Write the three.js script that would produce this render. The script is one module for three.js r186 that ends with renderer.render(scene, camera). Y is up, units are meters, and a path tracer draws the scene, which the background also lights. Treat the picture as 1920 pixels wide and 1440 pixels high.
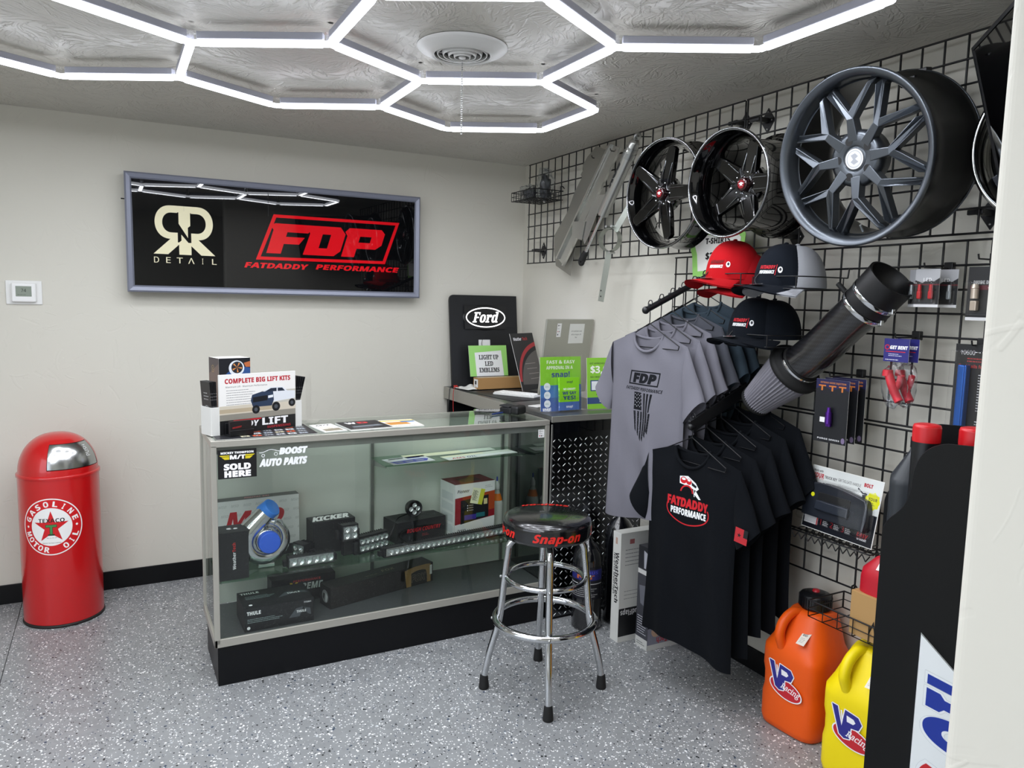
import * as THREE from 'three';
import { RoundedBoxGeometry } from 'three/addons/geometries/RoundedBoxGeometry.js';
import { mergeGeometries } from 'three/addons/utils/BufferGeometryUtils.js';
import { RectAreaLightUniformsLib } from 'three/addons/lights/RectAreaLightUniformsLib.js';

// ---------- camera, light, exposure ----------
RectAreaLightUniformsLib.init();
const scene = new THREE.Scene();
scene.background = new THREE.Color(0xe6eefa);   // bright overcast sky outside the shop window
scene.backgroundIntensity = 2.7;
const camera = new THREE.PerspectiveCamera(2 * Math.atan(720 / 1410.2) * 180 / Math.PI, 4 / 3, 0.05, 60);
camera.position.set(-2.4356, 1.5803, 4.422);
camera.rotation.order = 'YXZ';
camera.rotation.set(-0.1098, -0.4919, 0.0222);
scene.add(camera);
const renderer = new THREE.WebGLRenderer({ antialias: true });
renderer.toneMapping = THREE.LinearToneMapping;
renderer.toneMappingExposure = 1.0;
renderer.shadowMap.enabled = true;
const TUBE_LIGHT = 56, TUBE_GLOW = 5.6, TUBE_COLOR = 0xf2f6ff;

// ---------- helpers ----------
const PI = Math.PI, V = (x, y, z) => new THREE.Vector3(x, y, z);
let seed = 7;
const rnd = () => { seed = (seed * 1664525 + 1013904223) >>> 0; return seed / 4294967296; };
const rr = (a, b) => a + (b - a) * rnd();
const used = {};
function numbered(n) { const k = used[n] = (used[n] || 0) + 1; return k === 1 ? n : n + '_' + String(k - 1).padStart(3, '0'); }
function mesh(name, geo, mat, parent, label) { const m = new THREE.Mesh(Array.isArray(geo) ? mergeGeometries(geo.map(g => { g = g.index ? g.toNonIndexed() : g; if (!g.attributes.uv) g.setAttribute('uv', new THREE.Float32BufferAttribute(new Float32Array(g.attributes.position.count * 2), 2)); return g; })) : geo, mat); m.name = name; if (label) m.userData.label = label; (parent || scene).add(m); return m; }
function thing(name, label, category, pos = [0, 0, 0], turn = 0, group) { const o = new THREE.Group(); o.name = numbered(name); scene.add(o); o.position.set(...pos); o.rotation.order = 'YXZ'; o.rotation.y = turn; o.userData = { label, category }; if (group) o.userData.group = group; return o; }
function single(name, geo, mat, label, category, pos = [0, 0, 0], turn = 0, group) { const m = mesh(numbered(name), geo, mat, scene); m.position.set(...pos); m.rotation.order = 'YXZ'; m.rotation.y = turn; m.userData = { label, category }; if (group) m.userData.group = group; return m; }
function structure(name, geo, mat, label) { const m = mesh(name, geo, mat, scene); m.userData = { kind: 'structure', label, category: name.split('_')[0] }; return m; }
const box = (w, h, d, x = 0, y = 0, z = 0) => new THREE.BoxGeometry(w, h, d).translate(x, y, z);
const rbox = (w, h, d, r, x = 0, y = 0, z = 0) => new RoundedBoxGeometry(w, h, d, 2, r).translate(x, y, z);
const span = (x0, x1, y0, y1, z0, z1) => box(x1 - x0, y1 - y0, z1 - z0, (x0 + x1) / 2, (y0 + y1) / 2, (z0 + z1) / 2);
const cyl = (r0, r1, h, n = 24, x = 0, y = 0, z = 0) => new THREE.CylinderGeometry(r0, r1, h, n).translate(x, y, z);
function rod(a, b, r, n = 8, r2 = r) { a = V(...a); b = V(...b); const d = b.clone().sub(a), g = new THREE.CylinderGeometry(r2, r, d.length(), n); g.applyQuaternion(new THREE.Quaternion().setFromUnitVectors(V(0, 1, 0), d.clone().normalize())); const c = a.add(b).multiplyScalar(.5); return g.translate(c.x, c.y, c.z); }
const tube = (pts, r, n = 40, m = 8, closed = false) => new THREE.TubeGeometry(new THREE.CatmullRomCurve3(pts.map(p => V(...p)), closed, 'centripetal'), n, r, m, closed);
function poly(pts, r, m = 6) { const g = []; for (let i = 1; i < pts.length; i++) g.push(rod(pts[i - 1], pts[i], r, m)); return g; }
const lathe = (pts, n = 48) => new THREE.LatheGeometry(pts.map(p => new THREE.Vector2(p[0], p[1])), n);
const latheZ = (pts, n = 64) => lathe(pts, n).rotateX(PI / 2);
const torusXZ = (R, r, y = 0, n = 48, m = 10) => new THREE.TorusGeometry(R, r, m, n).rotateX(PI / 2).translate(0, y, 0);
function shape(pts) { const s = new THREE.Shape(); pts.forEach((p, i) => i ? s.lineTo(p[0], p[1]) : s.moveTo(p[0], p[1])); s.closePath(); return s; }
const extrude = (s, d, bevel = 0) => new THREE.ExtrudeGeometry(s instanceof THREE.Shape ? s : shape(s), { depth: d, bevelEnabled: bevel > 0, bevelSize: bevel, bevelThickness: bevel, bevelSegments: 2, curveSegments: 16 });
const plane = (w, h, x = 0, y = 0, z = 0) => new THREE.PlaneGeometry(w, h).translate(x, y, z);
function grid(nu, nv, f, uvf) { const p = [], uv = [], ix = []; for (let j = 0; j <= nv; j++) for (let i = 0; i <= nu; i++) { const u = i / nu, v = j / nv; p.push(...f(u, v)); uv.push(...(uvf ? uvf(u, v) : [u, v])); } for (let j = 0; j < nv; j++) for (let i = 0; i < nu; i++) { const a = j * (nu + 1) + i, b = a + 1, c = a + nu + 1, d = c + 1; ix.push(a, b, d, a, d, c); } const g = new THREE.BufferGeometry(); g.setAttribute('position', new THREE.Float32BufferAttribute(p, 3)); g.setAttribute('uv', new THREE.Float32BufferAttribute(uv, 2)); g.setIndex(ix); g.computeVertexNormals(); return g; }
// materials
const std = (c, r = .5, m = 0, o = {}) => new THREE.MeshStandardMaterial({ color: c, roughness: r, metalness: m, side: THREE.DoubleSide, ...o });
const phys = (c, r, o = {}) => new THREE.MeshPhysicalMaterial({ color: c, roughness: r, side: THREE.DoubleSide, ...o });
const mats = {};
const M = (c, r = .5, m = 0) => mats[[c, r, m]] ||= std(c, r, m);
const glass = (tint = 0xffffff, o = {}) => phys(tint, .02, { transmission: 1, thickness: 0, ior: 1.5, ...o });
// canvas prints
function canvas(w, h, draw, bg) { const c = document.createElement('canvas'); c.width = w; c.height = h; const g = c.getContext('2d'); if (bg) { g.fillStyle = bg; g.fillRect(0, 0, w, h); } draw(g, w, h); const t = new THREE.CanvasTexture(c); t.colorSpace = THREE.SRGBColorSpace; t.anisotropy = 8; return t; }
function word(g, s, x, y, size, color, o = {}) {  // o: w (fit width), skew, align, font, bold, stroke, sw, rot, sy
  g.save(); g.translate(x, y); if (o.rot) g.rotate(o.rot); if (o.skew) g.transform(1, 0, -o.skew, 1, 0, 0);
  g.font = (o.bold === false ? '' : 'bold ') + size + 'px ' + (o.font || 'sans-serif'); g.textBaseline = 'middle'; g.textAlign = o.align || 'center';
  const sx = o.w ? o.w / Math.max(1, g.measureText(s).width) : 1; g.scale(sx, o.sy || 1);
  if (o.stroke) { g.strokeStyle = o.stroke; g.lineWidth = o.sw || size / 8; g.lineJoin = 'round'; g.strokeText(s, 0, 0); }
  g.fillStyle = color; g.fillText(s, 0, 0);
  if (o.heavy) { g.strokeStyle = color; g.lineWidth = o.heavy; g.lineJoin = 'miter'; g.strokeText(s, 0, 0); }
  g.restore();
}
const rect = (g, c, x, y, w, h) => { g.fillStyle = c; g.fillRect(x, y, w, h); };
const path = (g, c, pts, line, lw) => { g.beginPath(); pts.forEach((p, i) => i ? g.lineTo(...p) : g.moveTo(...p)); if (!line) { g.closePath(); g.fillStyle = c; g.fill(); } else { g.strokeStyle = c; g.lineWidth = lw; g.stroke(); } };
const disc = (g, c, x, y, rx, ry = rx, lw = 0) => { g.beginPath(); g.ellipse(x, y, rx, ry, 0, 0, 2 * PI); if (lw) { g.strokeStyle = c; g.lineWidth = lw; g.stroke(); } else { g.fillStyle = c; g.fill(); } };
const lines = (g, c, x, y, w, n, dy, lw = 3) => { g.strokeStyle = c; g.lineWidth = lw; for (let i = 0; i < n; i++) { let q = x; const e = x + w * (.7 + .3 * ((i * 37 % 10) / 10)); while (q < e) { const l = 6 + ((q * 13 + i * 7) % 17); g.beginPath(); g.moveTo(q, y + i * dy); g.lineTo(Math.min(e, q + l), y + i * dy); g.stroke(); q += l + 4; } } };
const printed = (tex, r = .45, o = {}) => new THREE.MeshPhysicalMaterial({ map: tex, roughness: r, side: THREE.DoubleSide, ...o });
const decal = (tex, r = .5) => new THREE.MeshStandardMaterial({ map: tex, roughness: r, transparent: true, side: THREE.DoubleSide });
// carton standing on its base centre, prints on its faces
function carton(name, label, cat, [w, h, d], pos, turn, body, prints = {}, group) {
  const t = thing(name, label, cat, pos, turn, group);
  mesh('carton', rbox(w, h, d, .0015, 0, h / 2, 0), body, t);
  const e = .0008, f = { front: () => plane(w, h, 0, h / 2, d / 2 + e), back: () => plane(w, h).rotateY(PI).translate(0, h / 2, -d / 2 - e), top: () => plane(w, d).rotateX(-PI / 2).translate(0, h + e, 0), left: () => plane(d, h).rotateY(-PI / 2).translate(-w / 2 - e, h / 2, 0), right: () => plane(d, h).rotateY(PI / 2).translate(w / 2 + e, h / 2, 0) };
  for (const k in prints) mesh('printed_' + k, f[k](), prints[k].isTexture ? printed(prints[k]) : prints[k], t);
  return t;
}
// smooth tiling noise
function tileNoise(n, seedv) { const a = new Float32Array(n * n); let s = seedv; for (let i = 0; i < n * n; i++) { s = (s * 1664525 + 1013904223) >>> 0; a[i] = s / 4294967296; } return (x, y) => { x = ((x % n) + n) % n; y = ((y % n) + n) % n; const i = Math.floor(x), j = Math.floor(y), f = x - i, h = y - j, u = f * f * (3 - 2 * f), v = h * h * (3 - 2 * h), i1 = (i + 1) % n, j1 = (j + 1) % n; return (a[j * n + i] * (1 - u) + a[j * n + i1] * u) * (1 - v) + (a[j1 * n + i] * (1 - u) + a[j1 * n + i1] * u) * v; }; }
function dataTex(S, f, color = false) { const d = new Uint8Array(S * S * 4); for (let y = 0; y < S; y++) for (let x = 0; x < S; x++) { const k = (y * S + x) * 4, v = f(x / S, y / S); if (color) { d[k] = v[0]; d[k + 1] = v[1]; d[k + 2] = v[2]; } else d[k] = d[k + 1] = d[k + 2] = Math.max(0, Math.min(255, v * 255)); d[k + 3] = 255; } const t = new THREE.DataTexture(d, S, S); t.magFilter = THREE.LinearFilter; t.minFilter = THREE.LinearFilter; t.wrapS = t.wrapT = THREE.RepeatWrapping; t.needsUpdate = true; if (color) t.colorSpace = THREE.SRGBColorSpace; return t; }
const sstep = (a, b, x) => { const t = Math.max(0, Math.min(1, (x - a) / (b - a))); return t * t * (3 - 2 * t); };
// uv in metres for a big box: planar by dominant normal
function metreUV(g, scale) { g = g.index ? g.toNonIndexed() : g; g.computeVertexNormals(); const p = g.attributes.position, n = g.attributes.normal, uv = []; for (let i = 0; i < p.count; i++) { const ax = Math.abs(n.getX(i)), ay = Math.abs(n.getY(i)), az = Math.abs(n.getZ(i)); let u, v; if (ay > ax && ay > az) { u = p.getX(i); v = p.getZ(i); } else if (ax > az) { u = p.getZ(i); v = p.getY(i); } else { u = p.getX(i); v = p.getY(i); } uv.push(u / scale, v / scale); } g.setAttribute('uv', new THREE.Float32BufferAttribute(uv, 2)); return g; }

// shared materials
const chrome = std(0xd8dadc, .09, 1), steel = std(0xb9bab8, .32, 1), brushed = std(0xa8a69e, .42, .6), aluminium = std(0xc9c7bd, .3, 1);
const blackWire = std(0x08090c, .38), blackPlastic = std(0x0c0d10, .4), blackRubber = std(0x121212, .75), blackGloss = phys(0x050507, .08, { clearcoat: 1, clearcoatRoughness: .03 });
const white = std(0xe9e9e6, .5), paper = std(0xe8e8e2, .7), cardboard = std(0xa9814f, .85), clearPlastic = glass(0xffffff, { roughness: .06 });

// ---------- room ----------
const HC = 2.458;
const n8 = tileNoise(8, 3), n16 = tileNoise(16, 11), n32 = tileNoise(32, 5), n64 = tileNoise(64, 9), n128 = tileNoise(128, 21);
function strokes(n, lo, hi, wide, base) { const t = canvas(1024, 1024, (g) => { for (let i = 0; i < n; i++) { const x = rnd() * 1024, y = rnd() * 1024, a = n8(x / 128, y / 128) * 5 + rr(-.5, .5), L = rr(lo, hi), k = rnd() < .5 ? 255 : 0, c = rr(-.5, .5); g.strokeStyle = 'rgba(' + [k, k, k, rr(.08, .35)].join() + ')'; g.lineWidth = rr(1, wide); g.lineCap = 'round'; for (const ox of [-1024, 0, 1024]) for (const oy of [-1024, 0, 1024]) { const X = x + ox, Y = y + oy; if (X < -90 || X > 1114 || Y < -90 || Y > 1114) continue; g.beginPath(); g.moveTo(X, Y); g.quadraticCurveTo(X + L * .5 * Math.cos(a + c), Y + L * .5 * Math.sin(a + c), X + L * Math.cos(a), Y + L * Math.sin(a)); g.stroke(); } } }, base); t.colorSpace = THREE.NoColorSpace; t.wrapS = t.wrapT = THREE.RepeatWrapping; return t; }
const trowel = strokes(420, 10, 60, 7, '#808080'), ceilingTrowel = strokes(5200, 12, 55, 6, '#808080');
const wallMat = std(0xd5d2c6, .6, 0, { bumpMap: trowel, bumpScale: .003 });
const ceilingMat = std(0xc8c5bd, .3, 0, { bumpMap: ceilingTrowel, bumpScale: .0105 });
const XL = -4.4, ZF = 6.2;
structure('wall_back', metreUV(span(XL - .15, .15, -.1, HC + .15, -.15, 0), 1.7), wallMat, 'warm grey plaster wall behind the counter and lit sign');
structure('wall_right', metreUV(span(0, .15, -.1, HC + .15, 0, ZF), 1.7), wallMat, 'warm grey plaster wall behind the black wire grid');
const WZ0 = 1.7, WZ1 = 5.3, WY0 = .35, WY1 = 2.2;
structure('wall_left', metreUV(mergeGeometries([span(XL - .15, XL, -.1, WY0, 0, ZF), span(XL - .15, XL, WY1, HC + .15, 0, ZF), span(XL - .15, XL, WY0, WY1, 0, WZ0), span(XL - .15, XL, WY0, WY1, WZ1, ZF)]), 1.7), wallMat, 'plaster wall past the red bin with the shop window');
{ const w = new THREE.Group(); w.name = 'window_1'; w.userData = { kind: 'structure', label: 'wide shop window in the wall past the red bin', category: 'window' }; scene.add(w); const fm = std(0x2a2c2e, .4, .5);
  mesh('window_frame', [span(XL - .1, XL - .04, WY0, WY0 + .05, WZ0, WZ1), span(XL - .1, XL - .04, WY1 - .05, WY1, WZ0, WZ1), ...[0, 1, 2, 3].map(i => span(XL - .1, XL - .04, WY0, WY1, WZ0 + i * (WZ1 - WZ0 - .05) / 3, WZ0 + i * (WZ1 - WZ0 - .05) / 3 + .05))], fm, w); for (let i = 0; i < 3; i++) mesh('pane', plane((WZ1 - WZ0) / 3, WY1 - WY0).rotateY(PI / 2).translate(XL - .07, (WY0 + WY1) / 2, WZ0 + (i + .5) * (WZ1 - WZ0) / 3), glass(0xffffff), w); }
structure('pavement', span(XL - 14, XL - .15, -.2, -.1, -8, 14), std(0x9a9a96, .9), 'grey pavement outside the shop window');
structure('wall_front', metreUV(span(XL - .15, .15, -.1, HC + .15, ZF, ZF + .15), 1.7), wallMat, 'plain plaster wall behind the viewer');
const VX = -1.318, VZ = 1.915, ceilingShape = shape([[XL - .15, -.15], [.15, -.15], [.15, ZF + .15], [XL - .15, ZF + .15]]), ventHole = new THREE.Path(); ventHole.absarc(VX, VZ, .102, 0, 2 * PI, true); ceilingShape.holes.push(ventHole);
structure('ceiling', metreUV(new THREE.ExtrudeGeometry(ceilingShape, { depth: .15, bevelEnabled: false, curveSegments: 32 }).rotateX(PI / 2).translate(0, HC + .15, 0), 1.5), ceilingMat, 'grey ceiling with heavy trowel marks');
{ // rounded end of the dividing wall beside the viewer
  const s = new THREE.Shape(), x0 = -1.398, z0 = 3.82, z1 = 3.95, r = .02;
  s.moveTo(-.001, z0); s.lineTo(x0 + r, z0); s.quadraticCurveTo(x0, z0, x0, z0 + r); s.lineTo(x0, z1 - r); s.quadraticCurveTo(x0, z1, x0 + r, z1); s.lineTo(-.001, z1); s.closePath();
  const g = new THREE.ExtrudeGeometry(s, { depth: HC, bevelEnabled: false, curveSegments: 8 }).rotateX(PI / 2).translate(0, HC, 0);
  structure('wall_divider', metreUV(g, 1.7), wallMat, 'end of a plaster dividing wall with rounded corners');
}
// epoxy floor with scattered paint flakes
const flakes = canvas(2048, 2048, (g, w) => {
  const img = g.createImageData(w, w); for (let i = 0; i < w * w; i++) { const x = i % w, y = i / w | 0, v = 143 + (n32(x / 64, y / 64) - .5) * 8 + (n128(x / 16, y / 16) - .5) * 7; img.data[i * 4] = v * .985; img.data[i * 4 + 1] = v; img.data[i * 4 + 2] = v * 1.005; img.data[i * 4 + 3] = 255; } g.putImageData(img, 0, 0);
  const cols = ['#fafafa', '#f4f5f4', '#ffffff', '#eceeee', '#0d0f12', '#16191d', '#24344c', '#efefef', '#5a6068', '#c9cdd0'];
  for (let i = 0; i < 14500; i++) { const s = rnd() < .15 ? rr(5, 8) : rnd() < .35 ? rr(1.8, 3) : rr(3, 5.4), x = rnd() * w, y = rnd() * w, k = rnd(); const c = k < .7 ? cols[[0, 1, 2, 3, 7, 9][i % 6]] : k < .88 ? cols[4 + i % 2] : cols[6 + (i % 3 ? 0 : 2)]; const a0 = rnd() * 6.28, m = 4 + i % 3, rad = []; for (let j = 0; j < m; j++) rad.push(s * rr(.55, 1.1)); for (const ox of [0, -w, w]) for (const oy of [0, -w, w]) { if (x + ox < -8 || x + ox > w + 8 || y + oy < -8 || y + oy > w + 8) continue; path(g, c, rad.map((q, j) => [x + ox + q * Math.cos(a0 + j * 6.28 / m), y + oy + q * Math.sin(a0 + j * 6.28 / m)])); } }
});
flakes.wrapS = flakes.wrapT = THREE.RepeatWrapping;
const floorBump = dataTex(512, (u, v) => .6 * n32(u * 32, v * 32) + .4 * n64(u * 64, v * 64));
const floorMat = phys(0xffffff, .36, { map: flakes, bumpMap: floorBump, bumpScale: .0012, specularIntensity: .9 });
structure('floor', metreUV(mergeGeometries([span(-2.872, .15, -.1, 0, -.15, ZF + .15), span(XL - .15, -2.875, -.1, 0, -.15, ZF + .15)]), 1.55), floorMat, 'glossy grey floor with white and black flakes');
const skirting = phys(0x07080b, .4, { specularIntensity: .6 });
structure('baseboard_back', rbox(4.38, .1, .008, .003, -2.205, .05, .004), skirting, 'black rubber skirting along the rear wall');
structure('baseboard_right', rbox(.008, .1, 3.8, .003, -.004, .05, 1.92), skirting, 'black rubber skirting under the wire grid');

// ---------- hexagonal ceiling light ----------
{
  const t = thing('hexagon_ceiling_light', 'honeycomb of glowing white tubes under the ceiling', 'ceiling light', [0, HC, 0]);
  const DX = .3965, A = .4578, X0 = -.587 - DX, Z0 = .985, nodes = new Map(), edges = new Map();
  const hexes = [[0, 0], [0, 1], [0, 2], [1, .5], [1, 1.5], [2, 0], [2, 1], [2, 2], [1, 2.5], [3, 2.5], [2, 3], [4, 3], [5, 3.5], [3, 3.5]];
  for (const [row, col] of hexes) { const cx = X0 - col * 2 * DX, cz = Z0 + A + row * 1.5 * A; const pts = [[0, -A], [DX, -A / 2], [DX, A / 2], [0, A], [-DX, A / 2], [-DX, -A / 2]].map(p => [cx + p[0], cz + p[1]]); const key = p => p.map(q => q.toFixed(2)).join(); pts.forEach((p, i) => { const n = pts[(i + 1) % 6], k = [key(p), key(n)].sort().join('|'); edges.set(k, [p, n]); nodes.set(key(p), p); }); }
  const housing = std(0xa9aab6, .45), diffuser = std(0xffffff, .5, 0, { emissive: TUBE_COLOR, emissiveIntensity: TUBE_GLOW }), clip = glass(0xffffff, { roughness: .08 });
  const L = A - .045, hg = rbox(L, .024, .026, .003, 0, -.045, 0), dg = rbox(L, .021, .027, .008, 0, -.066, 0);
  for (const [a, b] of edges.values()) {
    const m = mesh('tube', hg, housing, t); m.position.set((a[0] + b[0]) / 2, 0, (a[1] + b[1]) / 2); m.rotation.y = -Math.atan2(b[1] - a[1], b[0] - a[0]);
    mesh('diffuser', dg, diffuser, m, 'glowing white diffuser');
    const l = new THREE.RectAreaLight(TUBE_COLOR, TUBE_LIGHT, L, .026); l.position.set(m.position.x, HC - .0775, m.position.z); scene.add(l); l.name = 'tube_light';
    l.quaternion.setFromRotationMatrix(new THREE.Matrix4().makeBasis(V(b[0] - a[0], 0, b[1] - a[1]).normalize(), V(0, 1, 0).cross(V(b[0] - a[0], 0, b[1] - a[1])).normalize(), V(0, 1, 0)));
  }
  for (const p of nodes.values()) { const arms = [...edges.values()].map(([a, b]) => { for (const [s, e] of [[a, b], [b, a]]) if (Math.hypot(s[0] - p[0], s[1] - p[1]) < .03) return Math.atan2(e[1] - s[1], e[0] - s[0]); return null; }).filter(v => v !== null); const gs = arms.flatMap(an => [rbox(.04, .034, .032, .004, .02, -.05, 0).rotateY(-an)]); gs.push(cyl(.009, .009, .04, 12, 0, -.02, 0)); const m = mesh('connector', gs, clip, t, 'clear plastic joint'); m.position.set(p[0], 0, p[1]); const w = mesh('joint_glow', arms.map(an => rbox(.03, .016, .022, .004, .012, -.066, 0).rotateY(-an)), diffuser, m); }
}

// ---------- round air vent with pull chain ----------
{
  const t = thing('ceiling_vent', 'round white ceiling air vent with hanging bead chain', 'vent', [VX, HC, VZ]);
  const wm = std(0xe4e4e2, .4);
  mesh('flange', lathe([[.098, -.03], [.104, -.034], [.12, -.026], [.15, -.012], [.158, -.004], [.158, -.0005], [.104, -.0005], [.098, -.03]], 56), wm, t);
  for (const [R, y] of [[.09, -.02], [.07, -.023], [.05, -.026], [.031, -.029]]) mesh('ring', lathe([[R - .006, y - .008], [R, y + .006], [R + .0015, y + .004], [R - .003, y - .009], [R - .006, y - .008]], 48), wm, t);
  mesh('duct', lathe([[.1, -.004], [.1, .45], [0, .45]], 40), std(0x8b8e90, .45, .6), t, 'bare metal duct behind the rings');
  mesh('spoke', [0, 1, 2].map(i => box(.19, .004, .003, 0, -.014, 0).rotateY(i * PI / 3 + .3)), wm, t);
  mesh('hub', lathe([[0, -.04], [.012, -.039], [.013, -.033], [0, -.03]], 20), wm, t);
  mesh('pull_chain', Array.from({ length: 34 }, (_, i) => new THREE.SphereGeometry(.0032, 8, 6).translate(0, -.048 - i * .0075, 0)), steel, t, 'chain of small steel beads');
}

// ---------- wall sign ----------
{
  const X0 = -2.3495, X1 = -.7672, Y0 = 1.5851, Y1 = 2.187, w = X1 - X0, h = Y1 - Y0;
  const t = thing('light_box_sign', 'wide black glossy wall sign with cream monogram and red lettering', 'sign', [(X0 + X1) / 2, (Y0 + Y1) / 2, 0]);
  const fm = std(0x858998, .38, .25);
  mesh('case', rbox(w - .004, h - .004, .075, .003, 0, 0, .0385), M(0x2a2b30, .5), t);
  const prof = [[0, .0], [0, .02], [.008, .027], [.026, .021], [.034, .012], [.034, .0]], cor = (k, o) => [[-w / 2 + o, -h / 2 + o], [w / 2 - o, -h / 2 + o], [w / 2 - o, h / 2 - o], [-w / 2 + o, h / 2 - o]][k % 4];
  for (let k = 0; k < 4; k++) { const g = grid(1, prof.length - 1, (u, v) => { const [o, z] = prof[Math.round(v * (prof.length - 1))], c = cor(k + u, o); return [c[0], c[1], .072 + z]; }).toNonIndexed(); g.computeVertexNormals(); mesh(k % 2 ? 'frame_side' : 'frame_rail', g, fm, t, 'grey metal frame edge'); }
  const face = canvas(1900, 720, (g) => {
    const c = '#f3ecc8', k = 1900 / (w - .05);
    const U = (x, y) => [x * 1900, y * 720];
    // monogram: two back-to-back letters sharing a stem
    g.save(); g.translate(124, 168); g.scale(1.054, 1.08);
    const leg = (m) => { g.save(); if (m) { g.translate(352, 0); g.scale(-1, 1); } g.fillStyle = c;
      g.beginPath(); g.moveTo(176, 0); g.lineTo(100, 0); g.bezierCurveTo(-18, 0, -18, 206, 96, 206); g.lineTo(0, 302); g.lineTo(82, 302); g.lineTo(158, 226); g.lineTo(158, 166); g.lineTo(104, 166); g.bezierCurveTo(36, 166, 36, 44, 104, 44); g.lineTo(176, 44); g.closePath(); g.fill(); g.restore(); };
    leg(false); leg(true);
    path(g, '#060709', [[138, 40], [214, 40], [214, 226], [138, 226]]);
    path(g, c, [[144, 30], [210, 30], [210, 120], [196, 132], [196, 196], [144, 110]]);
    path(g, c, [[158, 176], [214, 246], [214, 302], [144, 302], [144, 226], [158, 214]]);
    g.restore();
    'DETAIL'.split('').forEach((ch, i) => word(g, ch === 'A' ? 'Λ' : ch, 140 + i * 69, 534, 54, c, { bold: false, w: ch === 'I' ? 10 : 38 }));
    // parallelogram mark
    const red = '#e5131f', P = [[872, 178], [1772, 176], [1663, 497], [752, 504]];
    path(g, red, P); path(g, '#070709', [[890, 200], [1742, 198], [1646, 475], [784, 481]]);
    const sl = .3, sk = (pts, ox) => pts.map(([x, y]) => [885 + (ox - 945 + x) * 1.05 - (y - 250) * 1.18 * sl, 240 + (y - 250) * 1.18]);
    path(g, red, sk([[0, 250], [250, 250], [228, 300], [92, 300], [92, 328], [214, 328], [190, 372], [92, 372], [92, 432], [0, 432], [0, 290], [-30, 262]], 945));
    path(g, red, sk([[0, 250], [190, 250], [236, 292], [236, 400], [200, 432], [-6, 432], [0, 300], [-16, 280]], 1185)); path(g, '#070709', sk([[84, 300], [140, 300], [140, 386], [84, 386]], 1185));
    path(g, red, sk([[0, 250], [226, 250], [258, 276], [258, 350], [222, 378], [90, 378], [90, 432], [0, 432], [0, 300], [-22, 276]], 1436)); path(g, '#070709', sk([[90, 300], [170, 300], [170, 338], [90, 338]], 1436));
    word(g, 'FATDADDY', 888, 545, 50, red, { skew: .35, w: 420, heavy: 3 }); word(g, 'PERFORMANCE', 1462, 540, 50, red, { skew: .35, w: 610, heavy: 3 });
  }, '#050608');
  const wave = dataTex(128, (u, v) => .5 + .25 * Math.sin(u * 12.57 + 1) * Math.sin(v * 6.28) + .25 * Math.sin(u * 25.1 + v * 6.28));
  const fp = mesh('face_panel', plane(w - .05, h - .05), phys(0xffffff, .9, { map: face, specularIntensity: .1, clearcoat: 1, clearcoatRoughness: .015, bumpMap: wave, bumpScale: .0006 }), t, 'glossy black face with cream and red lettering'); fp.position.z = .083; fp.rotation.x = .01;
  mesh('switch', rod([-w / 2, .28 * h, .04], [-w / 2 - .015, .28 * h, .045], .003), blackPlastic, t);
}
// ---------- thermostat ----------
{
  const t = thing('thermostat', 'white wall thermostat with small grey screen', 'thermostat', [-2.802, 1.569, 0]);
  mesh('back_plate', rbox(.152, .117, .008, .004, 0, 0, .004), white, t); mesh('body', rbox(.104, .094, .022, .008, 0, 0, .018), std(0xf0f0ee, .35), t);
  mesh('screen', plane(.066, .05, 0, .006, .0295), printed(canvas(128, 96, (g) => { word(g, '74', 64, 40, 40, '#2a302c', { bold: false }); lines(g, '#59605a', 14, 80, 100, 1, 8); }, '#8e978b'), .15), t);
}

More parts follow.
